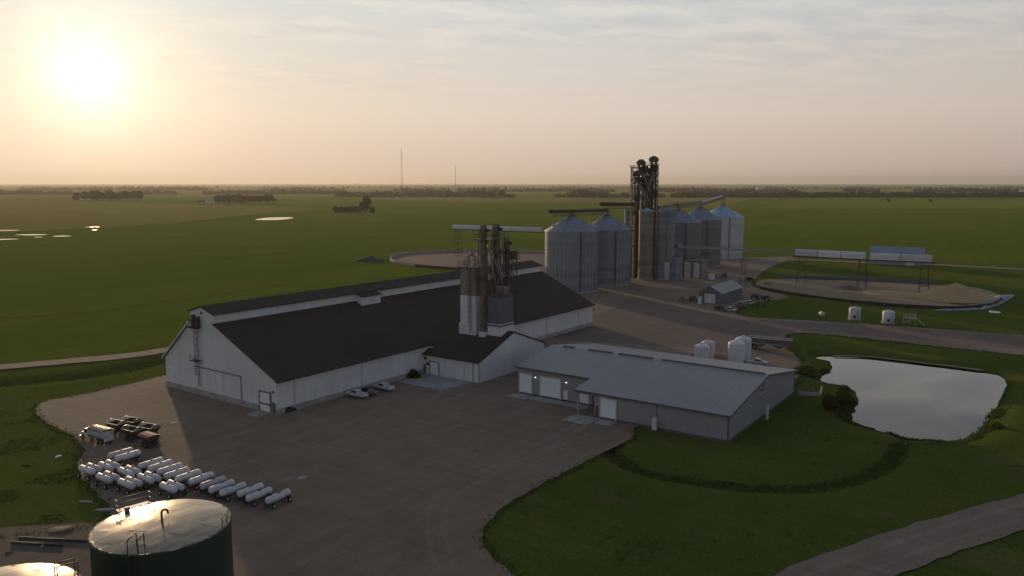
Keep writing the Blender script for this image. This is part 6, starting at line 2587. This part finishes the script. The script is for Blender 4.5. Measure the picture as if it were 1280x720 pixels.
wood('far_wood', 'long dark wooded line across the fields beyond the bins at right', [(840, 1130, 247.2, 246.5, 13, 7, 60), (1020, 1420, 246.4, 247.0, 13, 7, 60), (850, 1000, 244.5, 244, 13, 10, 80)], 'leaf_dark', 3)
wood('far_wood', 'dark wooded line across the fields in the middle distance', [(420, 600, 246.2, 246.0, 14, 8, 60), (600, 830, 246.8, 247.2, 11, 8, 60), (470, 560, 244.5, 244.5, 15, 9, 60)], 'leaf_dark', 4)
wood('far_wood', 'hazy woods along the horizon at left', [(-250, 90, 244, 243.5, 15, 12, 120), (180, 430, 243.5, 243, 15, 13, 150), (-250, 430, 238.5, 238.5, 18, 26, 400)], 'leaf_dark', 5)
wood('far_wood', 'hazy woods along the horizon at middle and right', [(430, 860, 240, 240, 17, 20, 250), (860, 1450, 240.5, 241, 17, 18, 250), (700, 1450, 236.5, 236.5, 15, 45, 700), (-250, 800, 235.2, 235.2, 15, 60, 900)], 'leaf_dark', 6)
for (px_, py_, lab) in [(1110, 252.0, 'tiny dark bush alone in the green field at far right, left of two'), (1163, 252.3, 'tiny dark bush alone in the green field at far right, right of two')]:
    x, y = G(px_, py_)
    make_tree('field_bush', lab, 'bush', (x, y, 0), 6, 8, 77, 500, 1.3, 'leaf_dark', 'lone bushes in the far right field', True)


# ------------------------------------------------------------------ rough grass: blades in tufts along the ditch, the pond bank and the swale
def tufts(name, label, spots, h0, h1, seed, mat='reed', blades=6):
    r2 = np.random.default_rng(seed)
    vs, fs = [], []
    for (x, y) in spots:
        z = float(HT(x, y)) - 0.05
        for b in range(blades):
            a = r2.random() * 6.283
            hh = h0 + (h1 - h0) * r2.random()
            w = 0.10 + 0.10 * r2.random()
            ox, oy = r2.normal(0, 0.22), r2.normal(0, 0.22)
            lx, ly = math.cos(a) * hh * 0.35, math.sin(a) * hh * 0.35
            px_, py_ = -math.sin(a) * w, math.cos(a) * w
            o = len(vs)
            vs += [(x + ox - px_, y + oy - py_, z), (x + ox + px_, y + oy + py_, z), (x + ox + lx * .5 + px_ * .6, y + oy + ly * .5 + py_ * .6, z + hh * .7), (x + ox + lx, y + oy + ly, z + hh)]
            fs += [(o, o + 1, o + 2), (o, o + 2, o + 3)]
    me = bpy.data.meshes.new(name)
    me.from_pydata(vs, [], fs)
    me.materials.append(M[mat])
    o = bpy.data.objects.new(name, me)
    COL.objects.link(o)
    return tag(o, label, 'rough grass', kind='stuff')


def along(line, dens, lo, hi, closed=False):
    out = []
    n = len(line)
    for i in range(n if closed else n - 1):
        a, b = Vector(line[i]), Vector(line[(i + 1) % n])
        d = b - a
        nn = Vector((-d.y, d.x)).normalized()
        for _ in range(int(d.length * dens) + 1):
            p = a.lerp(b, rnd.random()) + nn * rnd.uniform(lo, hi)
            out.append((p.x, p.y))
    return out


# which side of the pond outline is outside
area = sum(POND[i][0] * POND[(i + 1) % len(POND)][1] - POND[(i + 1) % len(POND)][0] * POND[i][1] for i in range(len(POND)))
sg = -1 if area > 0 else 1
tufts('rough_grass', 'tall dark grass growing along the curved ditch in the lawn', along(DITCH, 9, -1.6, 1.6), 0.12, 0.36, 1)
tufts('rough_grass', 'tall grass growing round the pond bank', [p for p in along(POND, 16, *sorted((sg * -0.2, sg * 1.8)), True) if mnoise.noise(Vector((p[0] * .12, p[1] * .12, 2))) > -0.25 + 0.02 * (p[0] - 150)], 0.15, 0.6, 2)
tufts('rough_grass', 'rough grass growing in the swale by the dirt road at left', along([p for p in SWALE if p[0] < 140], 5, -5, 5), 0.12, 0.35, 3)
lp = []
for _ in range(2600):
    px_, py_ = rnd.uniform(-40, 130), rnd.uniform(500, 655)
    q = G(px_, py_)
    lp.append(q)
LX = np.array([q[0] for q in lp])
LY = np.array([q[1] for q in lp])
ok = ~inside(LX, LY, YARD)
tufts('rough_grass', 'rough grass and weeds on the waste ground at the left edge of the yard', [q for q, k in zip(lp, ok) if k and mnoise.noise(Vector((q[0] * .15, q[1] * .15, 4))) > 0.12], 0.10, 0.30, 4)
wd = []
for _ in range(60000):
    q = (rnd.uniform(60, 210), rnd.uniform(-40, 75))
    if mnoise.noise(Vector((q[0] * .09, q[1] * .09, 8))) + 0.6 * mnoise.noise(Vector((q[0] * .5, q[1] * .5, 3))) > 0.42:
        wd.append(q)
WX, WY = np.array([q[0] for q in wd]), np.array([q[1] for q in wd])
okw = ~inside(WX, WY, YARD) & ~inside(WX, WY, POND) & (dist_line(WX, WY, r2) > 4.2) & ~((WX > 121) & (WX < 163) & (WY > 42) & (WY < 90))
tufts('rough_grass', 'scattered weeds and longer tufts in the mown lawn', [q for q, k in zip(wd, okw) if k][:9000], 0.05, 0.20, 6, 'reed', 4)
ef = [p for p in along(YARD, 5, -0.7, 0.9, True) if p[0] < 270 and not (88 < p[0] < 206 and 98 < p[1] < 155) and not (122 < p[0] < 162 and 43 < p[1] < 90)]
tufts('rough_grass', 'ragged grass fringe along the gravel edge of the yard', ef, 0.10, 0.32, 5, 'reed', 5)

# ================================================================== AIR
hz = MB()
hz.box(-27500, -27500, -3.4, 27500, 27500, 172)
ho = hz.build('haze', M['white'])
ho['kind'] = 'stuff'
hm = bpy.data.materials.new('haze')
hm.use_nodes = True
nt = hm.node_tree
nt.nodes.clear()
out = nt.nodes.new('ShaderNodeOutputMaterial')
pv = nt.nodes.new('ShaderNodeVolumePrincipled')
pv.inputs['Color'].default_value = (0.90, 0.85, 0.77, 1)
pv.inputs['Density'].default_value = 0.000060
pv.inputs['Anisotropy'].default_value = 0.46
nt.links.new(pv.outputs[0], out.inputs['Volume'])
ho.data.materials.clear()
ho.data.materials.append(hm)
